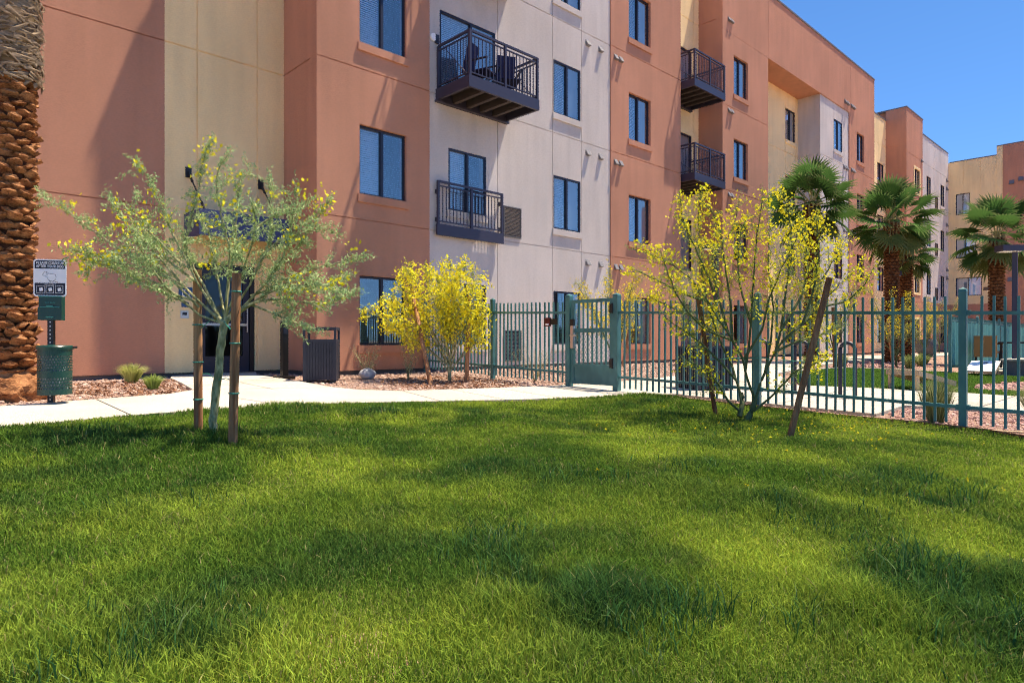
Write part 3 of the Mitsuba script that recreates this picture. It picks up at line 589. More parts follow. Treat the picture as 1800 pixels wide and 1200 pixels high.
# ---------------------------------------------------------------- fence and gate
FX = 8.93
fk = thing('iron_fence', 'teal picket fence with square posts running from the building past the gate', 'fence')
pick = mikit.ply(MB().box((-.0125, -.0125, 0), (.0125, .0125, 1.46)).mesh, 'm_teal')
postm = MB().box((-.038, -.038, -.15), (.038, .038, 1.56)); postm.lathe((0, 0, 1.56), [(.058, 0), (.05, .03), (0.0001, .055)], 4)
pv, pf = postm.mesh; pv = np.array(pv); pv[-12:, :2] = pv[-12:, :2] @ np.array([[.7071, .7071], [-.7071, .7071]])
post = mikit.ply((pv, pf), 'm_teal')
FR_ = np.random.default_rng(19)
def fence_run(y0, y1, posts):
    for z in (1.32, .24):
        put(fk + '__rail', MB().bar((FX, y0, float(gz(0, y0)) + z), (FX, y1, float(gz(0, y1)) + z), .034, .040), 'm_teal')
    ys = [p for p in posts]
    n = int(round((y1 - y0) / .112))
    for i in range(1, n):
        y = y0 + (y1 - y0) * i / n
        if min(abs(y - p) for p in ys + [99]) < .06: continue
        put(fk + '__picket', pick, 'm_teal', tw=T().translate([FX, y, float(gz(0, y)) + .05 + FR_.normal() * .004]).rotate([1, 0, 0], FR_.normal() * .22).rotate([0, 1, 0], FR_.normal() * .22))
    for y in posts:
        put(fk + '__post', post, 'm_teal', tw=T().translate([FX, y, float(gz(0, y))]))
        for z in (1.32, .24):
            for sg in (-1, 1): put(fk + '__rail_bracket', MB().box((FX - .026, y + sg * .038, float(gz(0, y)) + z - .03), (FX + .026, y + sg * .068, float(gz(0, y)) + z + .03)), 'm_teal')
        put(fk + '__footing', MB().lathe((FX, y, float(gz(0, y))), [(.13, -.08), (.12, -.028), (.001, -.024)], 14), 'm_concrete')
fence_run(7.84, 12.19, [9.84, 12.1]); fence_run(-2.6, 6.68, [4.26, 1.82, -.62])
gpost = mikit.ply((pv * [1.35, 1.35, 1.0] + [0, 0, 0.04], pf), 'm_teal')
for y in (6.73, 7.79): put(fk + '__gate_post', gpost, 'm_teal', tw=T().translate([FX, y, float(gz(0, y))]))
gk = thing('iron_gate', 'teal metal gate with keypad lock and solid kick panel between two square posts', 'gate')
zg = float(gz(0, 7.2)); y0, y1 = 6.80, 7.72
fm = MB().box((FX - .025, y0, zg + .07), (FX + .025, y0 + .06, zg + 1.56)).box((FX - .025, y1 - .06, zg + .07), (FX + .025, y1, zg + 1.56))
for a, b in ((.07, .12), (.36, .42), (.98, 1.05), (1.50, 1.56)): fm.box((FX - .024, y0 + .06, zg + a), (FX + .024, y1 - .06, zg + b))
put(gk + '__frame', fm, 'm_teal')
put(gk + '__kick_panel', MB().box((FX - .012, y0 + .06, zg + .12), (FX + .004, y1 - .06, zg + .36)), 'm_teal')
for y in np.linspace(y0 + .06, y1 - .06, 9)[1:-1]: put(gk + '__bar', MB().box((FX - .0125, y - .0125, zg + .42), (FX + .0125, y + .0125, zg + .98)).box((FX - .0125, y - .0125, zg + 1.05), (FX + .0125, y + .0125, zg + 1.50)), 'm_teal')
mm = MB()
for i in range(-12, 20):
    for s in (1, -1):
        ya, za = y0 + .06 + i * .055, .42
        if s < 0: ya = y1 - .06 - i * .055
        L = .56; yb, zb = ya + s * L * .6, .98
        t0, t1 = 0.0, 1.0
        lo, hi = y0 + .06, y1 - .06
        for lim, up_ in ((lo, s > 0), (hi, s < 0)):
            t = (lim - ya) / (yb - ya)
            if up_: t0 = max(t0, t)
            else: t1 = min(t1, t)
        if t1 - t0 > .05: mm.bar((FX + .02, ya + (yb - ya) * t0, zg + za + .56 * t0), (FX + .02, ya + (yb - ya) * t1, zg + za + .56 * t1), .004)
put(gk + '__wire_mesh', mm, 'm_teal', kind='stuff')
put(gk + '__lock_body', MB().box((FX - .075, y1 - .085, zg + .70), (FX - .026, y1 - .015, zg + 1.12)), 'm_chrome'); put(gk + '__keypad', MB().box((FX - .08, y1 - .088, zg + 1.10), (FX - .026, y1 - .012, zg + 1.22)), 'm_black')
put(gk + '__handle', MB().tube([(FX - .075, y1 - .05, zg + .93), (FX - .12, y1 - .05, zg + .93), (FX - .125, y1 - .20, zg + .925)], .011, 8), 'm_chrome')
for z in (.45, 1.38): put(gk + '__hinge', MB().box((FX - .05, y0 - .05, zg + z - .075), (FX - .027, y0 + .05, zg + z + .075)).tube([(FX - .055, y0 - .02, zg + z - .085), (FX - .055, y0 - .02, zg + z + .085)], .016, 8), 'm_black')
sk = thing('pool_rule_sign', 'small dark red box sign strapped to the fence left of the gate', 'sign'); put(sk + '__plate', MB().box((FX - .05, 8.22, zg + 1.10), (FX - .014, 8.36, zg + 1.26)), 'm_red_dark'); put(sk + '__label', MB().box((FX - .053, 8.25, zg + 1.12), (FX - .0502, 8.33, zg + 1.15)), 'm_white'); put(sk + '__bracket', MB().box((FX - .04, 8.05, zg + 1.13), (FX - .014, 8.218, zg + 1.24)), 'm_black')

# ---------------------------------------------------------------- bins, pedestal, bike racks
def litter_bin(x, y, rot, w, h, label):
    k = thing('litter_bin', label, 'bin', None); z0 = float(gz(x, y)) - .045; c, s = math.cos(rot), math.sin(rot); R = np.array([[c, -s, 0], [s, c, 0], [0, 0, 1]])
    def pp(name, mb, mat='m_bin'): v, f = mb.mesh; put(k + name, (v @ R.T + [x, y, z0], f), mat)
    q = w / 2; hb = h * .77
    pp('__body', MB().box((-q + .02, -q + .02, .06), (q - .02, q - .02, hb)))
    for i in range(4):
        a = i * math.pi / 2; Ra = np.array([[math.cos(a), -math.sin(a), 0], [math.sin(a), math.cos(a), 0], [0, 0, 1]])
        for t in np.linspace(-q + .045, q - .045, 11):
            v, f = MB().box((t - .019, -q, .05), (t + .019, -q + .021, hb - .03)).mesh; pp('__slat', MB().add(v @ Ra.T, f))
        v, f = MB().box((-q - .004, -q - .004, .04), (-q + .036, -q + .036, h)).mesh; pp('__post', MB().add(v @ Ra.T, f))
        v, f = MB().box((-q + .036, -q - .002, h - .05), (q - .036, -q + .034, h)).mesh; pp('__top_rail', MB().add(v @ Ra.T, f))
        v, f = MB().box((-q + .036, -q - .003, hb - .03), (q - .036, -q + .032, hb + .01)).mesh; pp('__rim', MB().add(v @ Ra.T, f))
    pp('__lid', MB().box((-q + .034, -q + .034, h - .03), (q - .034, q - .034, h - .008)))
    for u in (-1, 1):
        for v_ in (-1, 1): pp('__foot', MB().box((u * (q - .08) - .03, v_ * (q - .08) - .03, 0), (u * (q - .08) + .03, v_ * (q - .08) + .03, .058)), 'm_black')
litter_bin(5.79, 11.03, -0.62, .57, 1.0, 'dark slatted litter bin with open top frame by the brown wall corner'); litter_bin(10.75, 6.15, -0.45, .72, 1.05, 'dark slatted litter bin behind the fence, past the gate')
k = thing('access_pedestal', 'slim black access post with push plate beside the entry path', 'post')
put(k + '__post', MB().box((5.40, 11.80, -.05), (5.51, 11.91, 1.03)), 'm_black'); put(k + '__base', MB().box((5.30, 11.72, -.045), (5.61, 11.99, .012)), 'm_black'); put(k + '__push_plate', MB().box((5.415, 11.793, .80), (5.495, 11.799, .93)), 'm_ink'); put(k + '__cap', MB().box((5.395, 11.795, 1.03), (5.515, 11.915, 1.045)), 'm_chrome')
for i, (x, y) in enumerate(((11.42, 3.92), (11.45, 4.68), (11.42, 5.38))):
    k = thing('bike_rack', ['black hoop bike rack nearest the large fence post', 'black hoop bike rack in the middle of the row of three', 'black hoop bike rack farthest from the large fence post'][i], 'bike rack', 'hoop bike racks on the pad')
    z = float(gz(x, y)); r = .115; g = np.linspace(0, math.pi, 13)
    pts = [(x, y + r, z - .05), (x, y + r, z + .3), (x, y + r, z + .76)] + [(x, y + r * math.cos(a), z + .78 + r * 1.05 * math.sin(a)) for a in g] + [(x, y - r, z + .76), (x, y - r, z + .3), (x, y - r, z - .05)]
    put(k + '__hoop', MB().tube(pts, .032, 12), 'm_navy', smooth=50); 
    for q in (r, -r): put(k + '__base_plate', MB().lathe((x, y + q, z), [(.075, -.02), (.075, .008), (.033, .009)], 16), 'm_navy')

# ---------------------------------------------------------------- pet waste station
k = thing('pet_waste_station', 'green pet waste station with sign, bag dispenser and perforated basket on a black post', 'waste station')
px_, py_ = 1.5, 9.74; pz = float(gz(px_, py_)); Rv = np.array([.7205, -.6934, 0]); Nv = np.array([-.6934, -.7205, 0])   # faces the lawn
rv = unit(Rv - 0.22 * Nv); nv = unit(np.cross(rv, [0, 0, 1])); nv = nv if nv @ Nv > 0 else -nv
def loc(u, d, z): return np.array([px_, py_, pz + z]) + rv * u + nv * d
def lb(mb, u0, u1, d0, d1, z0, z1): return mb.obox((loc(u0, d0, z0) + loc(u1, d1, z1)) / 2, rv * (u1 - u0) / 2, -nv * (d1 - d0) / 2, np.array([0, 0, (z1 - z0) / 2]))
pm_ = MB(); lb(pm_, -.032, .032, -.03, .03, -.1, 1.30); put(k + '__post', pm_, 'm_black')
m = MB()
for z in np.arange(.02, 1.28, .05): lb(m, -.008, .008, .03, .0315, z, z + .014)
put(k + '__post_holes', m, 'm_chrome', kind='stuff')
def rr(w, h, r): return sbox(-w / 2 + r, -h / 2 + r, w / 2 - r, h / 2 - r).buffer(r)
sgn = lambda s, z, d: loc(0, 0, 0) + np.stack([s], -1) * rv + np.stack([z], -1) * np.array([0, 0, 1.0]) - np.stack([d], -1) * nv
sz0, sz1, sw = 1.29, 1.745, .36; sc = (sz0 + sz1) / 2
put(k + '__sign_panel', extrude(affinity.translate(rr(sw, sz1 - sz0, .035), 0, sc), -.036, -.032, sgn), 'm_white')
inner = affinity.translate(rr(sw - .03, sz1 - sz0 - .03, .028), 0, sc)
put(k + '__sign_header', extrude(inner.intersection(sbox(-1, 1.63, 1, 2)), -.0372, -.0362, sgn), 'm_ink'); put(k + '__sign_footer', extrude(inner.intersection(sbox(-1, 1, 1, 1.455)), -.0372, -.0362, sgn), 'm_ink')
def text(s, h, uc, z, bold=True):
    t = meshkit.text_mesh(s, h, .0008, bold); v = np.asarray(t.vertices); u = v[:, 0] - (v[:, 0].min() + v[:, 0].max()) / 2 + uc
    w = loc(0, 0, 0) + u[:, None] * rv + (z + v[:, 1])[:, None] * np.array([0, 0, 1.0]) + (.0374 + v[:, 2])[:, None] * nv
    return trimesh.Trimesh(w, t.faces, process=False)
tx = MB()
for s, h, z in (('PLEASE CLEAN UP', .030, 1.686), ('AFTER YOUR DOG', .030, 1.645), ):
    t = text(s, h, 0, z); ext = np.ptp((np.asarray(t.vertices) - loc(0, 0, 0)) @ rv); 
    v = np.asarray(t.vertices); o = loc(0, 0, 0); u = (v - o) @ rv; v = v + (u * (min(1, .30 / ext) - 1))[:, None] * rv; tx.add(v, t.faces)
t = text('DISPENSER BAGS', .011, 0, 1.432, False); tx.tm(t)
put(k + '__lettering', tx, 'm_white', kind='stuff')
dg = MB()   # dog outline
c = np.array([[-.075, 1.565], [-.06, 1.59], [-.035, 1.592], [-.015, 1.572], [.03, 1.57], [.06, 1.555], [.068, 1.525], [.055, 1.49], [.03, 1.475], [.0, 1.478], [-.02, 1.50], [-.03, 1.53], [-.055, 1.54], [-.08, 1.55], [-.075, 1.565]])
dg.tube(np.array([loc(u, .0368, z) for u, z in c]), .0022, 4, False); dg.tube([loc(-.04, .0368, 1.59), loc(-.03, .0368, 1.555), loc(-.02, .0368, 1.56)], .0025, 4); dg.tube([loc(0.02, .0368, 1.48), loc(-.01, .0368, 1.474), loc(.05, .0368, 1.474)], .0025, 4)
lb(dg, .055, .085, .0362, .0375, 1.468, 1.476); put(k + '__dog_outline', dg, 'm_ink')
pc = MB()
for u in (-.10, 0, .10):
    for (a, b, e, f) in ((-.044, .044, 1.33, 1.334), (-.044, .044, 1.416, 1.42), (-.044, -.04, 1.334, 1.416), (.04, .044, 1.334, 1.416)): lb(pc, u + a, u + b, .0374, .0382, e, f)
    pc.obox(loc(u + .004, .0380, 1.376), rv * .018 + np.array([0, 0, .006]), -nv * .0005, np.array([0, 0, .02]) - rv * .004); 
put(k + '__pictogram', pc, 'm_white', kind='stuff')
m = MB(); lb(m, -.125, .125, -.06, .032, 1.0, 1.30); lb(m, -.13, .13, .032, .045, 1.005, 1.16); put(k + '__bag_dispenser', m, 'm_green')
m = MB(); m.obox(loc(0, -.012, 1.297), rv * .128, -nv * .055 + np.array([0, 0, .006]), np.array([0, 0, .006])); lb(m, -.105, .105, .0452, .050, 1.155, 1.165); lb(m, -.035, .035, .0452, .052, 1.165, 1.18); lb(m, -.04, .04, .0452, .049, 1.03, 1.045); put(k + '__dispenser_lid', m, 'm_green_lit')
m = MB(); m.tm(text('DOG BAGS', .016, 0, 1.205)); m.V[0] = m.V[0] + nv * -.004; put(k + '__dispenser_lettering', m, 'm_green_lit', kind='stuff')
bc = loc(0.105, .16, 0); br, b0, b1 = .178, .10, .655
def perf(zs, ncol):   # a perforated band: each cell a square with a diamond hole
    mb = MB(); da = 2 * np.pi / ncol
    for i, z in enumerate(zs[:-1]):
        h = zs[i + 1] - z; a = (np.arange(ncol) + .5 * (i % 2)) * da
        def pt(fa, fz): return np.stack([bc[0] + br * np.cos(a + fa * da), bc[1] + br * np.sin(a + fa * da), np.full(ncol, bc[2] + z + fz * h)], 1)
        q = [pt(0, 0), pt(1, 0), pt(1, 1), pt(0, 1), pt(.5, .12), pt(.88, .5), pt(.5, .88), pt(.12, .5), pt(.5, 0), pt(1, .5), pt(.5, 1), pt(0, .5)]
        V = np.stack(q, 1).reshape(-1, 3); fs = np.array([[0, 8, 4], [0, 4, 7], [0, 7, 11], [8, 1, 5], [8, 5, 4], [1, 9, 5], [9, 2, 6], [9, 6, 5], [2, 10, 6], [10, 3, 7], [10, 7, 6], [3, 11, 7]])
        mb.add(V, (fs[None] + (np.arange(ncol) * 12)[:, None, None]).reshape(-1, 3))
    return mb
mb = perf(np.linspace(.38, .575, 7), 36); mb2 = perf(np.linspace(.16, .31, 5), 36); mb.add(*mb2.mesh)
for za, zb in ((.575, .655), (.31, .38), (.10, .16)): mb.lathe(bc, [(br, za), (br, zb)], 52)
put(k + '__basket', mb, 'm_green'); 
put(k + '__basket_bottom', MB().lathe(bc, [(.001, .102), (br - .002, .102), (br - .002, .108), (.001, .108)], 40), 'm_green')
put(k + '__basket_lid', MB().lathe(bc, [(br + .01, .645), (br + .012, .675), (br, .69), (.001, .70)], 48), 'm_green', smooth=30)
put(k + '__basket_liner', MB().lathe(bc, [(.05, .12), (.13, .13), (.15, .3), (.13, .45), (.155, .62)], 24), 'm_shade', smooth=60)
put(k + '__latch', MB().tube([loc(.30, .16, .665), loc(.345, .16, .668)], .014, 8), 'm_black')
put(k + '__mounting_bracket', MB().box(bc - [.03, .03, -.5], bc + [.03, .03, .52]) if False else lb(MB(), -.02, .02, -.0, .03, .45, .55), 'm_black')

# ---------------------------------------------------------------- stakes
RT = np.array([.7205, -.6934, 0])
def at(px, py, D, dd=0.0):     # a traced point of a plant at its own distance
    D = D + dd; return CAM + D * FWD + RT * D * (px - 900) / 1150 + np.array([0, 0, D * (600 - py) / 1150])
def stake(p, q, r, label, tie=None, mat='m_wood', group=None):
    k = thing('wooden_stake', label, 'stake', group); p, q = np.asarray(p), np.asarray(q); p = p - (q - p) * .06
    n = 8; pts = p + (q - p) * np.linspace(0, 1, n)[:, None]; put(k + '__pole', MB().tube(pts, r * np.array([1, 1.02, .98, 1.0, 1.02, .97, 1.0, .98]), 12), mat, smooth=40)
    for t in tie or []:
        c = p + (q - p) * t; g = np.linspace(0, 2 * np.pi, 13); u = unit(q - p); a = unit(np.cross(u, [1, 0, 0])); b = np.cross(u, a)
        put(k + '__tie', MB().tube(c + (r + .004) * (np.cos(g)[:, None] * a + np.sin(g)[:, None] * b), .006, 5, False), 'm_tie')
    return k
stake(at(349, 768, 5.95), at(347, 474, 5.95), .038, 'upright round stake left of the small tree on the lawn', (.27, .48, .69))
k2 = stake(at(409, 786, 5.45), at(416, 480, 5.45), .037, 'upright round stake right of the small tree on the lawn', (.35, .62, .9))
wi = MB(); a = at(349, 657, 5.95); b = at(383, 668, 5.8); c = at(412, 669, 5.45)
wi.tube([a + [0.03, 0, 0], (a + b) / 2 + [0, 0, .03], b], .004, 5); wi.tube([b, (b + c) / 2 + [0, 0, .02], c], .004, 5); a2 = at(350, 580, 5.95); b2 = at(392, 563, 5.8); c2 = at(414, 585, 5.45); wi.tube([a2, (a2 + b2) / 2 + [0, 0, .05], b2], .004, 5); wi.tube([b2, (b2 + c2) / 2 - [0, 0, .01], c2], .004, 5)
put(k2 + '__tie_wire', wi, 'm_tie')
stake(at(1259, 737, 7.9), at(1224, 500, 8.1), .028, 'dark leaning stake left of the multi stem tree by the fence', None, 'm_wood_dark')
k3 = stake(at(1388, 770, 6.6), at(1458, 489, 6.75), .032, 'dark stake leaning right beside the multi stem tree by the fence', None, 'm_wood_dark')
put(k3 + '__tie_wire', MB().tube([at(1246, 632, 8.0), at(1310, 628, 7.8), at(1360, 631, 7.5), at(1420, 636, 6.7)], .003, 4), 'm_tie')
stake(at(757, 674, 11.9), at(722, 500, 13.0), .042, 'brown leaning stake left of the dense yellow flowering tree', None, 'm_wood'); stake(at(820, 669, 12.6), at(825, 520, 12.6), .042, 'brown upright stake right of the dense yellow flowering tree', None, 'm_wood')

# ---------------------------------------------------------------- flowering desert trees
def resample(p, step):
    p = np.asarray(p, float); L = np.r_[0, np.cumsum(np.linalg.norm(np.diff(p, axis=0), axis=1))]; n = max(3, int(L[-1] / step) + 1); s = np.linspace(0, L[-1], n)
    q = np.stack([np.interp(s, L, p[:, i]) for i in range(3)], 1)
    if n > 5:
        for _ in range(2): q[1:-1] = .5 * q[1:-1] + .25 * (q[:-2] + q[2:])
    return q, s
def flat(name, r, C, N, L, W, jitter, cols, up=0.3):   # many small rhombic leaflets around centres C
    n = len(C); d = r.normal(size=(n, 3)); d[:, 2] += up; d /= np.linalg.norm(d, axis=1, keepdims=True); e = np.cross(d, r.normal(size=(n, 3))); e /= np.linalg.norm(e, axis=1, keepdims=True) + 1e-9
    l = L * r.uniform(.6, 1.4, (n, 1)); w = W * r.uniform(.7, 1.3, (n, 1)); c = C + r.normal(size=(n, 3)) * jitter
    V = np.stack([c - d * l / 2, c + e * w / 2, c + d * l / 2, c - e * w / 2], 1).reshape(-1, 3); F = (np.array([[0, 1, 2], [0, 2, 3]])[None] + (np.arange(n) * 4)[:, None, None]).reshape(-1, 3)
    t = r.random((n, 1)); col = (np.array(cols[0]) * (1 - t) + np.array(cols[1]) * t) * r.uniform(.8, 1.2, (n, 1))
    return V, F, np.clip(np.repeat(col, 4, 0), 0, .9)
def desert_tree(label, limbs, trunk, seed, twig_step=.035, twig_len=(.10, .28), leaf=(.014, .006), leaf_step=.006, leaf_n=2, start=.3, flower_p=.25, flower_n=10, flower_s=.014, bark='m_bark', cols=((.20, .27, .12), (.36, .42, .20)), fcol=((.80, .58, .02), (.86, .72, .05)), tip_flower=.0, r0=.016, spread=.03):
    k = thing('flowering_tree', label, 'tree'); r = np.random.default_rng(seed); tm, bm = MB(), MB(); LC, FC = [], []
    for p, ra, rb in trunk: q, s = resample(p, .06); tm.tube(q + r.normal(size=q.shape) * .003, np.linspace(ra, rb, len(q)) * (1 + .13 * (r.random(len(q)) - .45)), 10)
    put(k + '__trunk', tm, bark, smooth=50)
    for p in limbs:
        q, s = resample(p, .05); tot = s[-1]; rad = np.linspace(r0, .0035, len(q)); q = q + r.normal(size=q.shape) * .006 * np.linspace(0, 1, len(q))[:, None]; bm.tube(q, rad, 6)
        tg = np.gradient(q, axis=0); tg /= np.linalg.norm(tg, axis=1, keepdims=True) + 1e-9
        for u in np.arange(start * tot, tot, twig_step):
            i = min(len(q) - 1, int(u / tot * (len(q) - 1))); f = u / tot
            d = unit(tg[i] * .75 + r.normal(size=3) * .62 + [0, 0, .18]); L = r.uniform(*twig_len) * (1.15 - .55 * f); tt = np.linspace(0, 1, 5)[:, None]
            tw = q[i] + d * L * tt + np.array([0, 0, -.12]) * L * tt ** 2 + r.normal(size=3) * .15 * L * tt ** 2
            bm.tube(tw, np.linspace(.0028, .0012, 5), 3, False)
            nl = max(3, int(L / leaf_step)); pt = tw[0] + (tw[-1] - tw[0]) * np.linspace(.12, 1.03, nl)[:, None]; LC.append(np.repeat(pt, leaf_n, 0))
            if r.random() < flower_p * (.3 + f) + tip_flower * (f > .8):
                c = tw[-1] if r.random() < .6 else tw[2]; FC.append(c + r.normal(size=(flower_n, 3)) * flower_s * 1.3)
        nl = 24; LC.append(np.repeat(q[-1] + (q[-1] - q[-4]) * np.linspace(-1, .6, nl)[:, None], leaf_n, 0))
    put(k + '__branches', bm, bark)
    C = np.vstack(LC); V, F, Co = flat('', r, C, 0, leaf[0], leaf[1], spread * .55, cols); put(k + '__foliage', (V, F), 'm_leaf', color=Co, kind='stuff')
    if FC: C = np.vstack(FC); V, F, Co = flat('', r, C, 0, flower_s, flower_s * .85, .004, fcol); put(k + '__blossom', (V, F), 'm_leaf', color=Co, kind='stuff')
    return k, len(F)
def L3(pts, D, dd): n = len(pts); return [at(x, y, D, dd * (i / (n - 1)) ** 1.2) for i, (x, y) in enumerate(pts)]
DL = 5.8
left_limbs = [(L3([(392, 568), (350, 555), (335, 540), (315, 525), (290, 515), (262, 505), (230, 488), (190, 470), (140, 452)], DL, -.35)),
    L3([(390, 566), (345, 525), (320, 500), (280, 480), (240, 455), (200, 430), (150, 395), (105, 362), (74, 340)], DL, .3),
    L3([(388, 560), (345, 495), (335, 470), (318, 440), (300, 405), (290, 375), (270, 335), (255, 300), (235, 285)], DL, -.2),
    L3([(388, 560), (352, 490), (338, 468), (325, 440), (333, 400), (345, 350), (352, 310), (368, 252)], DL, .25),
    L3([(395, 566), (402, 500), (414, 430), (414, 375), (420, 335), (430, 305), (442, 298)], DL, .35),
    L3([(395, 566), (405, 440), (390, 380), (378, 330), (383, 300), (398, 272)], DL, -.35),
    L3([(395, 567), (440, 500), (460, 455), (475, 425), (480, 390), (475, 340), (477, 308)], DL, .3),
    L3([(396, 567), (430, 540), (455, 528), (478, 526), (530, 530), (565, 540), (600, 525), (615, 515)], DL, -.35),
    L3([(396, 567), (432, 535), (470, 495), (500, 455), (530, 425), (550, 395), (570, 370), (580, 352)], DL, .4),
    L3([(396, 567), (455, 526), (490, 495), (525, 480), (570, 468), (610, 458), (640, 452)], DL, -.1),
    L3([(432, 535), (470, 495), (505, 440), (512, 400), (520, 360), (520, 330)], DL, -.4),
    L3([(350, 540), (300, 490), (250, 470), (200, 462), (160, 442), (122, 440)], DL, -.5),
    L3([(325, 470), (280, 425), (255, 400), (232, 370), (238, 345)], DL, .15),
    L3([(320, 500), (270, 440), (235, 405), (205, 375), (196, 345)], DL, -.1),
    L3([(440, 535), (480, 550), (520, 568), (556, 580)], DL, -.45),
    L3([(414, 430), (450, 400), (480, 380), (520, 372), (545, 350)], DL, .1),
    L3([(330, 535), (280, 500), (230, 475), (180, 455), (142, 478)], DL, .45),
    L3([(440, 520), (500, 500), (550, 505), (590, 495), (615, 485)], DL, .45),
    L3([(345, 495), (310, 470), (280, 445), (262, 415), (250, 395)], DL, .5),
    L3([(460, 455), (490, 420), (530, 410), (560, 400), (590, 410)], DL, .2),
    L3([(395, 560), (385, 500), (375, 450), (365, 400), (350, 380)], DL, .6),
    L3([(395, 560), (420, 500), (440, 440), (450, 390), (440, 350)], DL, -.6),
    L3([(430, 540), (480, 510), (530, 500), (570, 500), (600, 510)], DL, -.6),
    L3([(345, 530), (300, 515), (270, 480), (250, 440), (230, 420)], DL, -.65)]
desert_tree('small pale green flowering tree staked between two poles on the lawn', left_limbs,
    [(L3([(377, 776), (374, 735), (379, 700), (385, 650), (386, 622), (390, 595), (394, 566)], DL, 0), .037, .032), (L3([(394, 570), (388, 560), (375, 552)], DL, 0), .028, .018), (L3([(394, 570), (402, 556), (420, 548)], DL, 0), .028, .018)], 11,
    flower_p=.06, tip_flower=.22, flower_n=12, flower_s=.034, fcol=((.84, .70, .02), (.92, .84, .06)), leaf=(.034, .010), leaf_step=.009, cols=((.24, .37, .14), (.51, .62, .31)), r0=.012, start=.32, twig_step=.036)
DR = 7.75
right_limbs = [L3(p, DR, dd) for p, dd in (
    ([(1328, 702), (1317, 677), (1310, 653), (1307, 632), (1297, 615), (1287, 598), (1280, 585), (1267, 568), (1245, 530), (1215, 490), (1190, 470), (1150, 450), (1112, 438)], -.5),
    ([(1328, 702), (1335, 677), (1345, 653), (1357, 630), (1363, 618), (1375, 600), (1388, 585), (1410, 572), (1440, 540), (1470, 505), (1500, 478)], .4),
    ([(1363, 618), (1373, 580), (1375, 560), (1383, 500), (1393, 440), (1390, 390), (1375, 335)], .2),
    ([(1303, 710), (1300, 683), (1293, 667), (1287, 640), (1278, 627), (1262, 590), (1240, 520), (1228, 440), (1228, 380), (1232, 340)], .5),
    ([(1300, 722), (1278, 703), (1263, 675), (1240, 650), (1205, 632)], -.4),
    ([(1325, 722), (1355, 698), (1377, 675), (1393, 657), (1403, 650), (1450, 632)], -.45),
    ([(1310, 653), (1317, 602), (1320, 570), (1325, 480), (1332, 400), (1342, 342)], -.2),
    ([(1345, 653), (1355, 600), (1360, 540), (1350, 470), (1355, 390)], .5),
    ([(1267, 568), (1250, 500), (1220, 430), (1200, 390), (1196, 350)], -.3),
    ([(1262, 590), (1225, 560), (1180, 540), (1135, 518)], .3),
    ([(1287, 598), (1285, 540), (1275, 470), (1265, 400), (1250, 370), (1228, 348)], .1),
    ([(1410, 572), (1430, 510), (1440, 450), (1435, 370)], -.1),
    ([(1363, 618), (1400, 600), (1440, 590), (1485, 570)], .2),
    ([(1245, 530), (1210, 520), (1170, 500), (1130, 480), (1108, 470)], .1),
    ([(1320, 570), (1300, 500), (1295, 430), (1310, 385)], .4),
    ([(1440, 540), (1490, 530), (1520, 500), (1538, 470)], -.3),
    ([(1307, 632), (1340, 580), (1350, 530), (1370, 480), (1400, 420)], -.6),
    ([(1287, 598), (1240, 580), (1210, 550), (1190, 520), (1160, 440)], -.7),
    ([(1293, 667), (1270, 640), (1230, 600), (1200, 580), (1165, 555)], -.1),
    ([(1375, 600), (1420, 560), (1440, 500), (1470, 450), (1480, 420)], .7),
    ([(1373, 580), (1410, 520), (1420, 470), (1415, 420), (1405, 385)], .5),
    ([(1280, 585), (1262, 520), (1250, 450), (1290, 400), (1300, 350)], .6))]
desert_tree('multi stem tree with sparse yellow blossom on the lawn beside the fence', right_limbs,
    [(L3([(1309, 746), (1316, 730), (1326, 715), (1328, 700)], DR, 0), .042, .028), (L3([(1300, 732), (1303, 716), (1308, 702), (1303, 690)], DR, .1), .032, .02)], 12,
    bark='m_bark_dark', cols=((.20, .29, .08), (.42, .50, .18)), flower_p=.52, flower_n=12, flower_s=.036, fcol=((.84, .70, .02), (.92, .84, .06)), leaf=(.032, .008), leaf_step=.010, leaf_n=1, r0=.017, start=.30, twig_step=.030, twig_len=(.10, .30))
DM = 12.6
mid_limbs = [L3(p, DM, dd) for p, dd in (
    ([(790, 655), (786, 640), (770, 610), (745, 570), (720, 520), (722, 470)], .3), ([(790, 655), (800, 620), (805, 570), (795, 520), (792, 462)], -.3), ([(788, 650), (765, 625), (735, 600), (700, 580), (660, 552), (636, 545)], -.2),
    ([(792, 650), (815, 620), (830, 580), (842, 530), (845, 505)], .2), ([(770, 610), (750, 560), (735, 500), (715, 475)], -.4), ([(800, 620), (780, 560), (770, 510), (755, 480)], .4), ([(745, 570), (700, 545), (672, 528)], .3), ([(805, 570), (825, 520), (815, 462)], .1),
    ([(790, 640), (760, 580), (730, 550), (700, 500), (708, 480)], .6), ([(795, 630), (820, 570), (835, 520), (830, 480)], -.5), ([(786, 640), (750, 610), (710, 590), (680, 570)], .5), ([(792, 640), (778, 590), (765, 540), (748, 470)], -.6), ([(800, 640), (838, 600), (850, 560), (848, 540)], -.1), ([(790, 650), (800, 580), (780, 520), (778, 470)], .7), ([(770, 610), (730, 580), (690, 545), (690, 520)], -.5), ([(805, 590), (835, 550), (850, 600)], .2), ([(792, 650), (792, 600), (786, 540), (780, 495)], 0), ([(792, 650), (785, 590), (796, 530), (804, 480)], .3), ([(790, 655), (775, 600), (782, 550), (770, 490)], -.3), ([(798, 630), (800, 570), (812, 520), (806, 470)], -.45))]
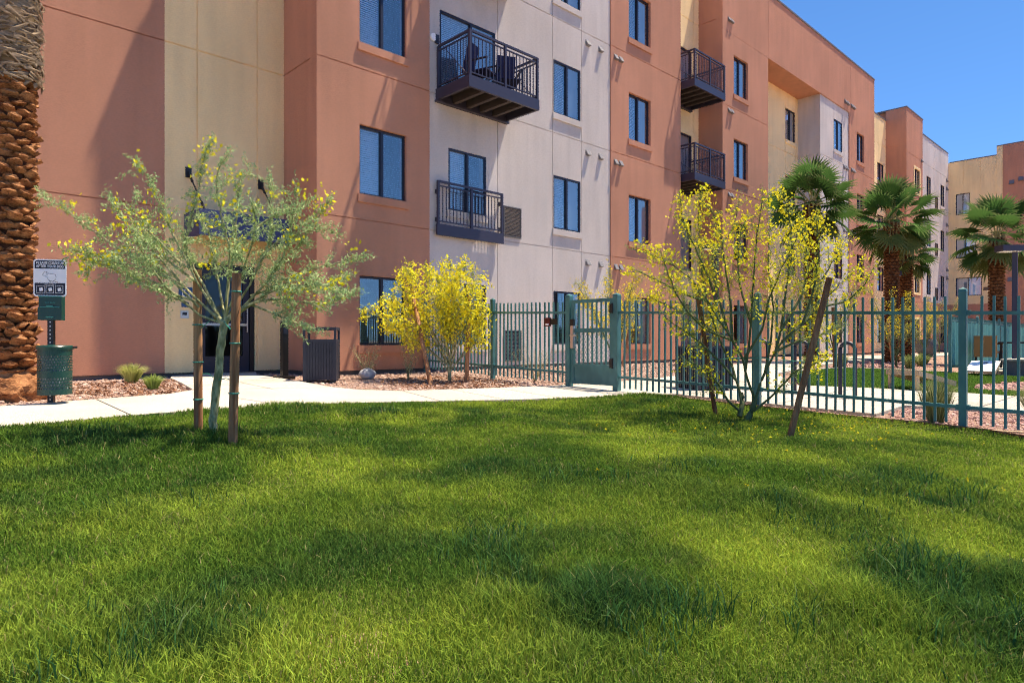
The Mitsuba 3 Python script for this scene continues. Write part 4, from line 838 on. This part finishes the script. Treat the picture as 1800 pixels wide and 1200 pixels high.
desert_tree('dense bright yellow flowering tree in gravel against the fence end', mid_limbs, [(L3([(790, 668), (790, 655), (789, 645)], DM, 0), .04, .03)], 13, cols=((.16, .22, .06), (.38, .44, .18)), flower_p=1.3, flower_n=18, flower_s=.050, fcol=((.86, .74, .02), (.92, .86, .08)), leaf=(.045, .012), leaf_step=.018, leaf_n=2, twig_step=.052, twig_len=(.12, .34), start=.30, r0=.016)
def vase(x, y, h, wd, seed, label, n=8, **kw):
    r = np.random.default_rng(seed); z = float(gz(x, y)); base = np.array([x, y, z]); limbs = []
    for i in range(n):
        a = i * 2.4 + r.uniform(-.3, .3); rr_ = wd / 2 * r.uniform(.45, 1.0); hh = h * r.uniform(.75, 1.0) * (1 - .25 * (rr_ / (wd / 2)) ** 2)
        e = np.array([math.cos(a) * rr_, math.sin(a) * rr_, hh]); limbs.append([base + [0, 0, .12 * h], base + e * [.25, .25, .38], base + e * [.6, .6, .68], base + e])
    return desert_tree(label, limbs, [([base - [0, 0, .06], base + [0, 0, .08 * h], base + [.01, 0, .14 * h]], .045, .03)], seed, **kw)
farkw = dict(leaf=(.03, .013), leaf_step=.016, leaf_n=2, flower_n=8, flower_s=.045, twig_step=.055, twig_len=(.18, .45), spread=.06, bark='m_bark_dark')
vase(12.4, 9.4, 2.6, 2.3, 21, 'yellow flowering tree in gravel just behind the gate', n=10, flower_p=1.1, **farkw)
vase(24.6, 6.9, 2.9, 2.7, 22, 'yellow and green shrubby tree beyond the bike racks, its foot by the curb', n=11, flower_p=.5, **farkw)
vase(21.3, 7.7, 3.4, 2.6, 23, 'thin tall yellow flowering tree at the tip of the courtyard lawn', n=7, flower_p=.45, **farkw)
vase(36.5, 9.0, 3.1, 3.0, 24, 'far yellow flowering tree beside the courtyard path', n=9, flower_p=.45, **farkw)
vase(46.5, 10.7, 4.0, 3.6, 25, 'farthest green leafy tree near the corner of the building', n=9, flower_p=.12, **farkw)
vase(17.5, 9.9, 2.4, 2.0, 26, 'green flowering shrub tree under the recessed balconies', n=7, flower_p=.35, **farkw)
stake(at(1569, 634, 22.0), at(1560, 560, 22.2), .05, 'reddish leaning stake by the shrubby tree beyond the bike racks', None, 'm_wood'); stake(at(1468, 648, 20.2), at(1464, 540, 20.3), .05, 'dark upright stake at the tip of the courtyard lawn', None, 'm_wood_dark'); stake(at(1095, 640, 14.5), at(1106, 580, 14.5), .03, 'thin leaning stake behind the fence just past the gate', None, 'm_wood')

# ---------------------------------------------------------------- shrubs and grasses
def tuft(name, label, cat, x, y, h, w, n, cols, seed, width=.006, group=None):
    r = np.random.default_rng(seed); z = float(gz(x, y)) - .045; a = r.uniform(0, 6.283, n); t = r.uniform(.15, 1, n); L = h * r.uniform(.7, 1.1, n); b = np.stack([x + .15 * w * t * np.cos(a), y + .15 * w * t * np.sin(a), 0 * a + z], 1)
    o = np.stack([np.cos(a), np.sin(a), 0 * a], 1) * (w / 2 * t)[:, None]; mid = b + o * .45 + np.stack([0 * a, 0 * a, L * .62], 1); tip = b + o * 1.05 + np.stack([0 * a, 0 * a, L * (1 - .25 * t)], 1); sd = np.stack([-np.sin(a + .6), np.cos(a + .6), 0 * a], 1) * width / 2
    V = np.stack([b - sd, b + sd, mid - sd, mid + sd, tip], 1).reshape(-1, 3); F = (np.arange(n) * 5)[:, None, None] + np.array([[0, 1, 3], [0, 3, 2], [2, 3, 4]])[None]; q = r.random((n, 1)); c = np.array(cols[0]) * (1 - q) + np.array(cols[1]) * q
    k = thing(name, label, cat, group); put(k + '__leaves', (V, F.reshape(-1, 3)), 'm_leaf', color=np.repeat(c, 5, 0), kind='stuff'); return k
tuft('succulent_shrub', 'pale yellow green upright shrub in gravel by the terracotta wall', 'shrub', 3.05, 12.5, .36, .5, 420, ((.38, .42, .12), (.55, .58, .22)), 41, .012)
tuft('succulent_shrub', 'small bright green shrub between the pale shrub and the entry path', 'shrub', 2.98, 11.0, .26, .34, 260, ((.25, .36, .08), (.42, .52, .16)), 42, .012)
tuft('ornamental_grass', 'green grass clump behind the fence left of the large fence post', 'plant', 9.62, 2.25, .62, .55, 600, ((.14, .20, .07), (.34, .36, .18)), 43, .006)
tuft('ornamental_grass', 'green grass clump behind the fence at the right edge of view', 'plant', 11.6, 1.5, .5, .6, 500, ((.14, .20, .07), (.34, .36, .18)), 44, .007)
for i, (x, y, t) in enumerate(((22.4, 7.9, 'low grass tuft nearest the lawn curb'), (24.2, 6.4, 'round grass tuft in the pink gravel beyond the lawn'), (26.3, 6.6, 'pale grass tuft near the far teal screen'), (20.2, 8.0, 'grass tuft beside the courtyard path'), (28.3, 7.0, 'farthest grass tuft in the pink gravel'))): tuft('grass_tuft', t, 'plant', x, y, .5, .6, 260, ((.16, .24, .08), (.36, .40, .16)), 50 + i, .02, 'grass tufts in the far gravel bed')
def bush(label, x, y, h, w, seed, cols, n=10):
    r = np.random.default_rng(seed); k = thing('gravel_shrub', label, 'shrub'); bm = MB(); C = []; z = float(gz(x, y)) - .04
    for i in range(n):
        a = r.uniform(0, 6.28); e = np.array([math.cos(a) * w / 2 * r.uniform(.3, 1), math.sin(a) * w / 2 * r.uniform(.3, 1), h * r.uniform(.7, 1)]); t = np.linspace(0, 1, 7)[:, None]; q = np.array([x, y, z]) + e * t * [1, 1, 1] + [0, 0, .0] ; q[:, :2] -= e[:2] * (.25 * t * (1 - t)); bm.tube(q, np.linspace(.006, .002, 7), 4); C.append(q[2 + np.arange(60) % 5] + r.normal(size=(60, 3)) * .035)
    put(k + '__stems', bm, 'm_bark'); V, F, Co = flat('', r, np.vstack(C), 0, .028, .012, .02, cols); put(k + '__leaves', (V, F), 'm_leaf', color=Co, kind='stuff')
sage = ((.22, .26, .14), (.40, .42, .26))
bush('grey green shrub growing behind the pale rock under the brown wall window', 6.95, 11.35, .62, .75, 61, sage); bush('grey green shrub at the foot of the dense yellow tree', 7.35, 10.55, .8, .8, 62, sage, 9)
bush('straggly shrub in front of the wall grille behind the fence', 9.3, 9.0, .75, 1.1, 63, ((.25, .26, .14), (.45, .42, .24)), 14)
rk = trimesh.creation.icosphere(subdivisions=3); v = np.asarray(rk.vertices); v = v * (1 + .25 * (meshkit.fbm(v * 2.2 + 5, 3, 3)[:, None] - .5)) * [.17, .13, .11]; k = put('pale_rock', (v + [6.77, 11.08, .03], rk.faces), 'm_shade', smooth=40); tag(k, 'pale grey rock sunk in gravel below the brown wall window', 'rock')

# ---------------------------------------------------------------- palms
def lens_boot(w, h, p):     # a cut frond base: pointed lens, tilted cut face
    n = 7; t = np.linspace(0, np.pi, n); up_ = np.stack([-np.cos(t) * w / 2, np.sin(t) ** 2 * h * .42], 1); dn = np.stack([np.cos(t[1:-1]) * w / 2, -np.sin(t[1:-1]) ** 1.6 * h * .5], 1); o = np.vstack([up_, dn]); N = len(o)
    back = np.stack([o[:, 0] * 1.05, np.full(N, -.03), o[:, 1] * 1.25 - .03], 1); front = np.stack([o[:, 0] * .92, p * (1 - 1.1 * (o[:, 0] / w) ** 2) - .25 * (o[:, 1]), o[:, 1] * .85], 1); V = np.vstack([back, front, [[0, p * 1.02, 0]]]); i = np.arange(N); j = (i + 1) % N
    F = np.vstack([np.stack([i, N + i, j], 1), np.stack([j, N + i, N + j], 1), np.stack([N + i, i * 0 + 2 * N, N + j], 1)]); m = trimesh.Trimesh(V, F, process=False); m.invert(); return np.asarray(m.vertices), np.asarray(m.faces)
def date_palm(x, y, label):
    k = thing('date_palm', label, 'tree'); r = np.random.default_rng(71); z0 = float(gz(x, y)); R = .245
    zz = np.linspace(-.15, 8.6, 60); rad = R + .02 * r.normal(size=60) + np.where(zz < .35, .09 * (1 - zz / .35).clip(0, 1), 0) - .03; put(k + '__trunk', MB().lathe((x, y, z0), np.stack([rad, zz], 1), 20), 'm_palm_core', smooth=60)
    # root flare of packed fibres
    c = trimesh.creation.icosphere(subdivisions=3); v = np.asarray(c.vertices); n3 = meshkit.fbm(v * 4 + 3, 4, 9)[:, None]; v = v * (.85 + .4 * n3) * [.40, .40, .30]; put(k + '__root_flare', (v + [x, y, z0 + .06], c.faces), 'm_boot', smooth=False)
    boots = [mikit.ply(lens_boot(.19 * s, .085, .085 * q), 'm_boot', smooth=25) for s, q in ((1, 1), (1.1, .8), (.9, 1.2), (1.05, .9))]
    row, z, bs = 0, .34, MB(); bv = [lens_boot(.185 * a_, .056 * b_, .085 * c_) for a_, b_, c_ in ((1, 1, 1), (1.1, .8, .85), (.9, 1.2, 1.2), (1.05, .95, .7))]
    bv = [(v + r.normal(size=v.shape) * .005, f) for v, f in bv]; boots = [mikit.ply(b, 'm_boot', smooth=20) for b in bv]
    while z < 4.25:
        for i in range(9):
            a = (i + .5 * (row % 2)) * 2 * math.pi / 9 + .05 * r.normal() + .03 * row; q = r.uniform(.85, 1.12)
            M = T().translate([x + (R - .02) * math.cos(a), y + (R - .02) * math.sin(a), z0 + z + r.normal() * .012]).rotate([0, 0, 1], math.degrees(a) - 90).rotate([0, 1, 0], r.normal() * 9).rotate([1, 0, 0], r.normal() * 10 + 12).scale([q, q * r.uniform(.7, 1.2), q * r.uniform(.8, 1.2)])
            w_ = r.integers(4)
            if math.cos(a) * FWD[0] + math.sin(a) * FWD[1] < .25: put(k + '__frond_boot', boots[w_], 'm_boot', tw=M)
            else: A = np.array(M.matrix); bs.add(bv[w_][0] @ A[:3, :3].T + A[:3, 3], bv[w_][1])
        row += 1; z += .098
    put(k + '__rear_boots', bs, 'm_boot', kind='stuff')
    sk_ = MB()      # shaggy fibre collar above
    for i in range(1900):
        a = r.uniform(0, 6.283); zc = 4.05 + 4.35 * r.random() ** 1.15; rr_ = R + .03 + .06 * r.random(); tdir = np.array([-math.sin(a), math.cos(a), 0]); nd = np.array([math.cos(a), math.sin(a), 0]); L = r.uniform(.08, .26); sl = r.normal() * .5
        c0 = np.array([x, y, z0 + zc]) + nd * rr_; u = unit(tdir + [0, 0, sl]); wv = np.cross(nd, u) * r.uniform(.008, .03); e = nd * r.uniform(0, .05)
        sk_.add([c0 - u * L / 2 - wv, c0 - u * L / 2 + wv, c0 + u * L / 2 + e + wv * .4, c0 + u * L / 2 + e - wv * .4, c0 + nd * .03 + wv * .2, ], [[0, 1, 4], [1, 2, 4], [2, 3, 4], [3, 0, 4]])
    put(k + '__fibre_collar', sk_, 'm_fibre', kind='stuff'); put(k + '__collar_core', MB().lathe((x, y, z0), [(R - .02, 4.2), (R + .05, 4.35), (R + .06, 5.4), (R + .05, 8.5), (.1, 8.7)], 20), 'm_fibre', smooth=50)
    for i in range(34):    # feather fronds, above the frame
        a = i * 2.4; el = math.radians(80 - i * 1.5); d = np.array([math.cos(a) * math.cos(el), math.sin(a) * math.cos(el), math.sin(el)]); t = np.linspace(0, 1, 15)[:, None]; q = np.array([x, y, z0 + 8.6]) + d * 3.0 * t + np.array([0, 0, -.9]) * t ** 2; m = MB(); m.tube(q, np.linspace(.03, .006, 15), 5); sd = unit(np.cross(d, [0, 0, 1])); c = []
        for s_ in np.linspace(.18, .99, 46):
            p = q[0] + (q[-1] - q[0]) * s_; p = np.array([np.interp(s_, t[:, 0], q[:, j]) for j in range(3)]); tg = unit(q[min(14, int(s_ * 14) + 1)] - q[int(s_ * 14) - 1 if s_ > .1 else 0])
            for sg in (-1, 1): e = unit(sd * sg + tg * .9 + [0, 0, .2]) * .42 * math.sin(math.pi * min(.95, s_ * .8 + .18)); w = unit(np.cross(e, sd)) * .014; m.add([p - w, p + w, p + e], [[0, 1, 2]])
        n_ = len(np.vstack(m.V)); put(k + '__frond', m, 'm_leaf', color=np.tile([.13, .19, .07], (n_, 1)))
date_palm(1.2, 10.62, 'thick date palm trunk with cut frond bases by the terracotta wall')
def fan(R, seglen, nseg, r, spread=2.35):      # frond in its own frame: petiole along +x from 0, blade at its end
    m = MB(); pl = R; q = np.array([[0, 0, 0], [pl * .5, 0, .03], [pl, 0, 0]]); pmesh = MB().tube(q, [.022, .016, .012], 4)
    for i in range(nseg):
        a = -spread + 2 * spread * i / (nseg - 1); L = seglen * (1 - .22 * abs(a) / spread) * r.uniform(.88, 1.05); d = np.array([math.cos(a), math.sin(a), 0]); e = np.array([-math.sin(a), math.cos(a), 0]); w = seglen * .60 * spread / nseg * .95
        b = np.array([pl, 0, 0]); z = -.06 * L * r.uniform(.3, 1.5); cup = .12 * abs(math.sin(a))
        mid = b + d * L * .58 + [0, 0, cup * L * .5]; tip = b + d * L + [0, 0, cup * L + z - .16 * L * r.random()] + e * r.normal() * .03
        m.add([b, mid - e * w + [0, 0, .015], mid + [0, 0, -.015], mid + e * w + [0, 0, .015], tip], [[0, 2, 1], [0, 3, 2], [1, 2, 4], [2, 3, 4]])
    return pmesh, m
def fan_palm(x, y, hc, crown, label, seed, rt=.20, lean=0.0, green_neck=False):
    k = thing('fan_palm', label, 'tree', None); r = np.random.default_rng(seed); z0 = float(gz(x, y)); top = np.array([x + lean, y, z0 + hc])
    zz = np.linspace(-.1, hc, 40); t = (zz + .1) / (hc + .1); rad = rt * (1.0 + .12 * np.sin(t * 3) + .25 * (t > .8) * (t - .8) * 5) * np.where(t < .06, 1.3, 1.0); pts = np.stack([x + lean * t, y + 0 * t, z0 + zz], 1); put(k + '__trunk', MB().tube(pts, rad * .93, 14), 'm_palm_core', smooth=60)
    v0, f0 = lens_boot(.15, .10, .07); bm = MB(); row = 0; z = .1
    while z < hc - .05:
        R = np.interp(z, zz, rad) * .88
        for i in range(9):
            a = (i + .5 * (row % 2)) * 6.2832 / 9 + r.normal() * .05; c, s = math.cos(a - math.pi / 2), math.sin(a - math.pi / 2); v = v0 * r.uniform(.85, 1.2); v = np.stack([v[:, 0] * c - v[:, 1] * s, v[:, 0] * s + v[:, 1] * c, v[:, 2]], 1); bm.add(v + [x + lean * z / hc + R * math.cos(a), y + R * math.sin(a), z0 + z], f0)
        row += 1; z += .12
    put(k + '__frond_boots', bm, 'm_boot_dark', kind='stuff')
    n = 30
    for i in range(n):
        a = i * 2.39996 + r.normal() * .12; f = (i + .5) / n; el = math.radians(84 - 152 * f + r.normal() * 5); pe, bl = fan(crown * (.44 + .16 * r.random()), crown * .50, 26, r)
        d = np.array([math.cos(a) * math.cos(el), math.sin(a) * math.cos(el), math.sin(el)]); s_ = unit([-math.sin(a), math.cos(a), 0]); u = np.cross(d, s_); roll = r.normal() * .35; s2 = s_ * math.cos(roll) + u * math.sin(roll); u2 = np.cross(d, s2); Mx = np.stack([d, s2, u2], 1)
        fk_ = num(k + '__frond')
        v, F_ = pe.mesh; put(fk_ + '__petiole', (v @ Mx.T + top + d * .08, F_), 'm_leaf', color=np.tile([.42, .40, .20], (len(v), 1)))
        v, F_ = bl.mesh; w = v @ Mx.T + top + d * .08; rel = np.linalg.norm(v - [v[0][0], 0, 0], axis=1) / (crown * .50); w[:, 2] -= .16 * crown * .50 * rel ** 2 * (.4 + .6 * r.random()) * max(0.2, math.cos(el))
        old = f > .82; c = np.array([.066, .145, .036]) * r.uniform(.55, 1.5) if not old else np.array([.12, .16, .05]); c = np.tile(c, (len(v), 1)); c[4::5] = c[4::5] * .45 + np.array([.36, .38, .18]) * .55; put(fk_ + '__blade', (w, F_), 'm_leaf', color=np.clip(c, 0, .8))
    if green_neck or True:
        m = MB()
        for i in range(12):
            a = i * .5236; c = np.array([math.cos(a), math.sin(a), 0]); m.tube([top - [0, 0, .62] + c * rt * 1.0, top - [0, 0, .2] + c * rt * 1.35, top + [0, 0, .15] + c * rt * 1.1], [.05, .035, .02], 4)
        put(k + '__petiole_base', m, 'm_leaf', color=np.tile([.38, .33, .15], (len(np.vstack(m.V)), 1)), kind='stuff')
def gp(px, D): a = (px - 900) / 1150; return D * (.7205 * a + .6934), D * (-.6934 * a + .7205)
fan_palm(*gp(1427, 24.0), 5.75, 1.75, 'fan palm behind the multi stem tree, nearest the long facade', 81, .205)
fan_palm(*gp(1567, 25.5), 5.5, 1.75, 'fan palm with full crown, front one of the close pair', 82, .205); fan_palm(*gp(1592, 28.0), 4.5, 1.3, 'shorter fan palm tucked behind the front one of the close pair', 83, .205)
fan_palm(*gp(1752, 24.5), 4.75, 1.70, 'fan palm standing by the dark lamp post at the far wing', 84, .20, .0, True)

# ---------------------------------------------------------------- lamps and courtyard things
def lamp(px, D, zt, label, flip=-1):
    k = thing('lamp_post', label, 'lamp post'); x, y = gp(px, D); z = float(gz(x, y)); d = unit(np.array([.7205, -.6934, 0]) * flip); zt_ = .66 + (600 - zt) / 1150 * D
    put(k + '__pole', MB().box((x - .06, y - .06, z), (x + .06, y + .06, zt_ - .02)), 'm_steel_paint'); put(k + '__base', MB().box((x - .17, y - .17, z), (x + .17, y + .17, z + .1)), 'm_steel_paint')
    c = np.array([x, y, zt_ + .05]) + d * .16; u = np.cross([0, 0, 1], d); put(k + '__lamp_head', MB().obox(c, d * .30, u * .17, np.array([0, 0, .085])), 'm_steel_paint'); put(k + '__lens', MB().obox(c - [0, 0, .09], d * .26, u * .14, np.array([0, 0, .006])), 'm_white')
lamp(1784, 18.6, 440, 'dark lamp post with flat rectangular head in front of the far wing'); lamp(1259, 20.5, 436, 'dark lamp post half hidden by the multi stem tree'); lamp(1575, 27.0, 483, 'dark lamp post beside the close pair of palms'); lamp(1748, 34.0, 509, 'far dark lamp post low behind the large fence post')
def cornhole(o, d, label, hole=True):
    k = thing('cornhole_board', label, 'game board', 'cornhole boards on the courtyard lawn'); z = float(gz(*o)); d = unit([*d, 0]); s = np.cross([0, 0, 1], d); o = np.array([*o, z])      # o: middle of the high edge, d: downhill
    up_ = unit(np.array([0, 0, 1.0]) + d * .2); L = 1.2; dn = unit(d - np.array([0, 0, .2])); c = o + [0, 0, .32] + dn * L / 2
    put(k + '__deck', MB().obox(c + up_ * .05, dn * L / 2, s * .33, up_ * .008), 'm_white' if not hole else 'm_tan')
    for sg in (-1, 1): put(k + '__side_rail', MB().obox(c + s * sg * .31, dn * L / 2, s * .019, up_ * .042), 'm_tan'); put(k + '__leg', MB().obox(o + dn * .05 + s * sg * .27 + [0, 0, .13], d * .045, s * .018, np.array([0, 0, .15])), 'm_tan')
    put(k + '__end_rail', MB().obox(c - dn * (L / 2 - .02), dn * .019, s * .29, up_ * .042), 'm_tan'); put(k + '__hole', MB().obox(c - dn * .37 + up_ * .0595, dn * .075, s * .075, up_ * .001), 'm_black')
cornhole((14.25, 3.9), (.95, -.31), 'tan cornhole board on the grass with its high end facing the fence'); cornhole((22.3, 4.0), (-.80, -.05), 'cornhole board with sunlit pale face near the grey planter', False)
sf = thing('screen_fence', 'far teal fence covered with solid privacy screen behind the seating', 'fence'); ys_f = 4.75; zf = float(gz(0, ys_f)) + .1
for x in (21.8, 25.2, 28.6, 32.0, 35.4, 38.8): put(sf + '__post', post, 'm_teal', tw=T().translate([x, ys_f, zf]))
for x in np.arange(21.95, 38.8, .14): put(sf + '__picket', pick, 'm_teal', tw=T().translate([x, ys_f, zf + .05]))
for z in (1.4, .2): put(sf + '__rail', MB().box((21.8, ys_f - .018, zf + z - .02), (38.8, ys_f + .018, zf + z + .02)), 'm_teal')
for i in range(5):
    x = np.linspace(21.86 + 3.4 * i, 25.14 + 3.4 * i, 40); w = .02 * np.sin(x * 19) + .012 * np.sin(x * 43); V = np.concatenate([np.stack([x, ys_f - .045 + w, 0 * x + zf + .12], 1), np.stack([x, ys_f - .04 + w * .6, 0 * x + zf + 1.36 - .01 * np.sin(x * 9)], 1)]); j = np.arange(39); put(sf + '__screen_panel', (V, np.vstack([np.stack([j, j + 1, j + 41], 1), np.stack([j, j + 41, j + 40], 1)])), 'm_screen', smooth=True)
patio = slab(sbox(22.6, 1.0, 32, 4.6), .10, .25, 'm_concrete', 'patio'); tag(patio, kind='structure')
k = thing('planter_wall', 'low grey brown planter wall at the edge of the courtyard lawn', 'planter'); put(k + '__wall', MB().box((22.2, 1.2, -.4), (22.55, 3.6, .13)).box((22.55, 3.25, -.4), (24.0, 3.6, .13)), 'm_grille'); put(k + '__coping', MB().box((22.15, 1.15, .132), (22.6, 3.65, .18)).box((22.6, 3.2, .132), (24.05, 3.65, .18)), 'm_concrete')
k = thing('wicker_bench', 'brown wicker backed bench in front of the teal screen', 'bench'); c = np.array([23.6, 4.25, -.05]); put(k + '__seat', MB().box(c + [-.1, -.3, .36], c + [.75, .25, .43]), 'm_black'); put(k + '__backrest', MB().box(c + [-.1, .2, .43], c + [.75, .26, .80]), 'm_wicker'); put(k + '__side_panel', MB().box(c + [-.16, -.3, .25], c + [-.1, .26, .88]), 'm_wicker')
for sx in (-.08, .68):
    for sy in (-.26, .2): put(k + '__leg', MB().box(c + [sx, sy, -.07], c + [sx + .05, sy + .05, .36]), 'm_black')
put(k + '__armrest', MB().box(c + [.70, -.3, .62], c + [.78, .2, .66]), 'm_black')
k = thing('patio_table', 'black rectangular table on thin legs beside the lamp post', 'table'); c = np.array([23.9, 3.9, -.1]); put(k + '__table_top', MB().box(c + [0, -1.6, .70], c + [.8, .1, .75]), 'm_black')
for sx in (.05, .7):
    for sy in (-1.5, -.65, .0): put(k + '__leg', MB().box(c + [sx, sy, -.02], c + [sx + .06, sy + .06, .70]), 'm_black')
k = thing('round_planter', 'dark grey round planter pot by the far end of the courtyard path', 'planter'); x, y = gp(1628, 34); put(k + '__pot', MB().lathe((x, y, float(gz(x, y))), [(.28, 0), (.5, .3), (.55, .6), (.45, .85), (.38, .85), (.40, .6)], 24), 'm_grille', smooth=40); put(k + '__soil', MB().lathe((x, y, float(gz(x, y))), [(.001, .72), (.42, .72)], 20), 'm_palm_core')
k = put('timber_offcut', MB().bar((8.98, 1.55, float(gz(0, 1.5)) + .0), (9.12, 1.28, float(gz(0, 1.3)) + .0), .05, .02), 'm_tan'); tag(k, 'short pale timber offcut on the gravel under the fence', 'wood scrap')
# fallen blossom on the lawn
r = np.random.default_rng(91); n = 120; x = r.normal(6.9, .9, n); y = r.normal(3.1, .8, n); x = np.r_[x, r.uniform(3.5, 6.5, 7)]; y = np.r_[y, r.uniform(.8, 3, 7)]; from shapely import contains_xy; ok = contains_xy(lawn.buffer(-.1), x, y); x, y = x[ok], y[ok]
V, F, Co = flat('', r, np.repeat(np.stack([x, y, LZ(x, y) + .045], 1), 4, 0), 0, .016, .013, .006, ((.80, .58, .02), (.86, .72, .05))); k = put('fallen_blossom', (V, F), 'm_leaf', color=Co, kind='stuff')
SETTING = {'ground': ('tan gravel desert ground under the whole site', 'ground'), 'sidewalk': ('pale concrete path along the lawn with a branch to the entry door', 'path'), 'courtyard_path': ('pale concrete path running past the gate along the long facade', 'path'),
    'bike_pad': ('concrete pad under the hoop bike racks behind the fence', 'pavement'), 'lawn_curb': ('thin concrete curb at the far edge of the courtyard lawn', 'kerb'), 'lawn_soil': ('dark soil under the front lawn', 'soil'), 'courtyard_lawn_soil': ('dark soil under the courtyard lawn', 'soil'), 'lawn_edging': ('dark thin edging strip between lawn and fence', 'edging'), 'patio': ('concrete patio under the seating by the teal screen', 'pavement'),
    'lawn_grass': ('short green grass of the wide front lawn', 'grass'), 'tall_grass': ('long dark green grass tufts in the front lawn', 'grass'), 'courtyard_grass': ('short grass of the courtyard lawn behind the fence', 'grass'), 'bark_mulch': ('brown bark chips scattered over the gravel beds by the wall', 'mulch'), 'fallen_blossom': ('yellow petals fallen on the lawn near the multi stem tree', 'petals'),
    'gravel': ('crushed stone in the bed below the terracotta end wall', 'gravel'), 'gravel_001': ('crushed stone in the bed round the dense yellow tree', 'gravel'), 'gravel_002': ('crushed stone behind the fence along the grey wall', 'gravel'), 'gravel_003': ('pink crushed stone strip under the long fence run', 'gravel'), 'gravel_004': ('pink crushed stone island in the courtyard lawn', 'gravel'), 'gravel_005': ('pink crushed stone between courtyard lawn and far path', 'gravel')}
for k, (a_, b_) in SETTING.items():
    if k in labels: labels[k] |= {'label': a_, 'category': b_}
print('tris', sum(len(meshkit.WRITTEN[d['filename']][1]) for d in scene.values() if d.get('type') == 'ply'), 'shapes', sum(d.get('type') == 'ply' for d in scene.values()))
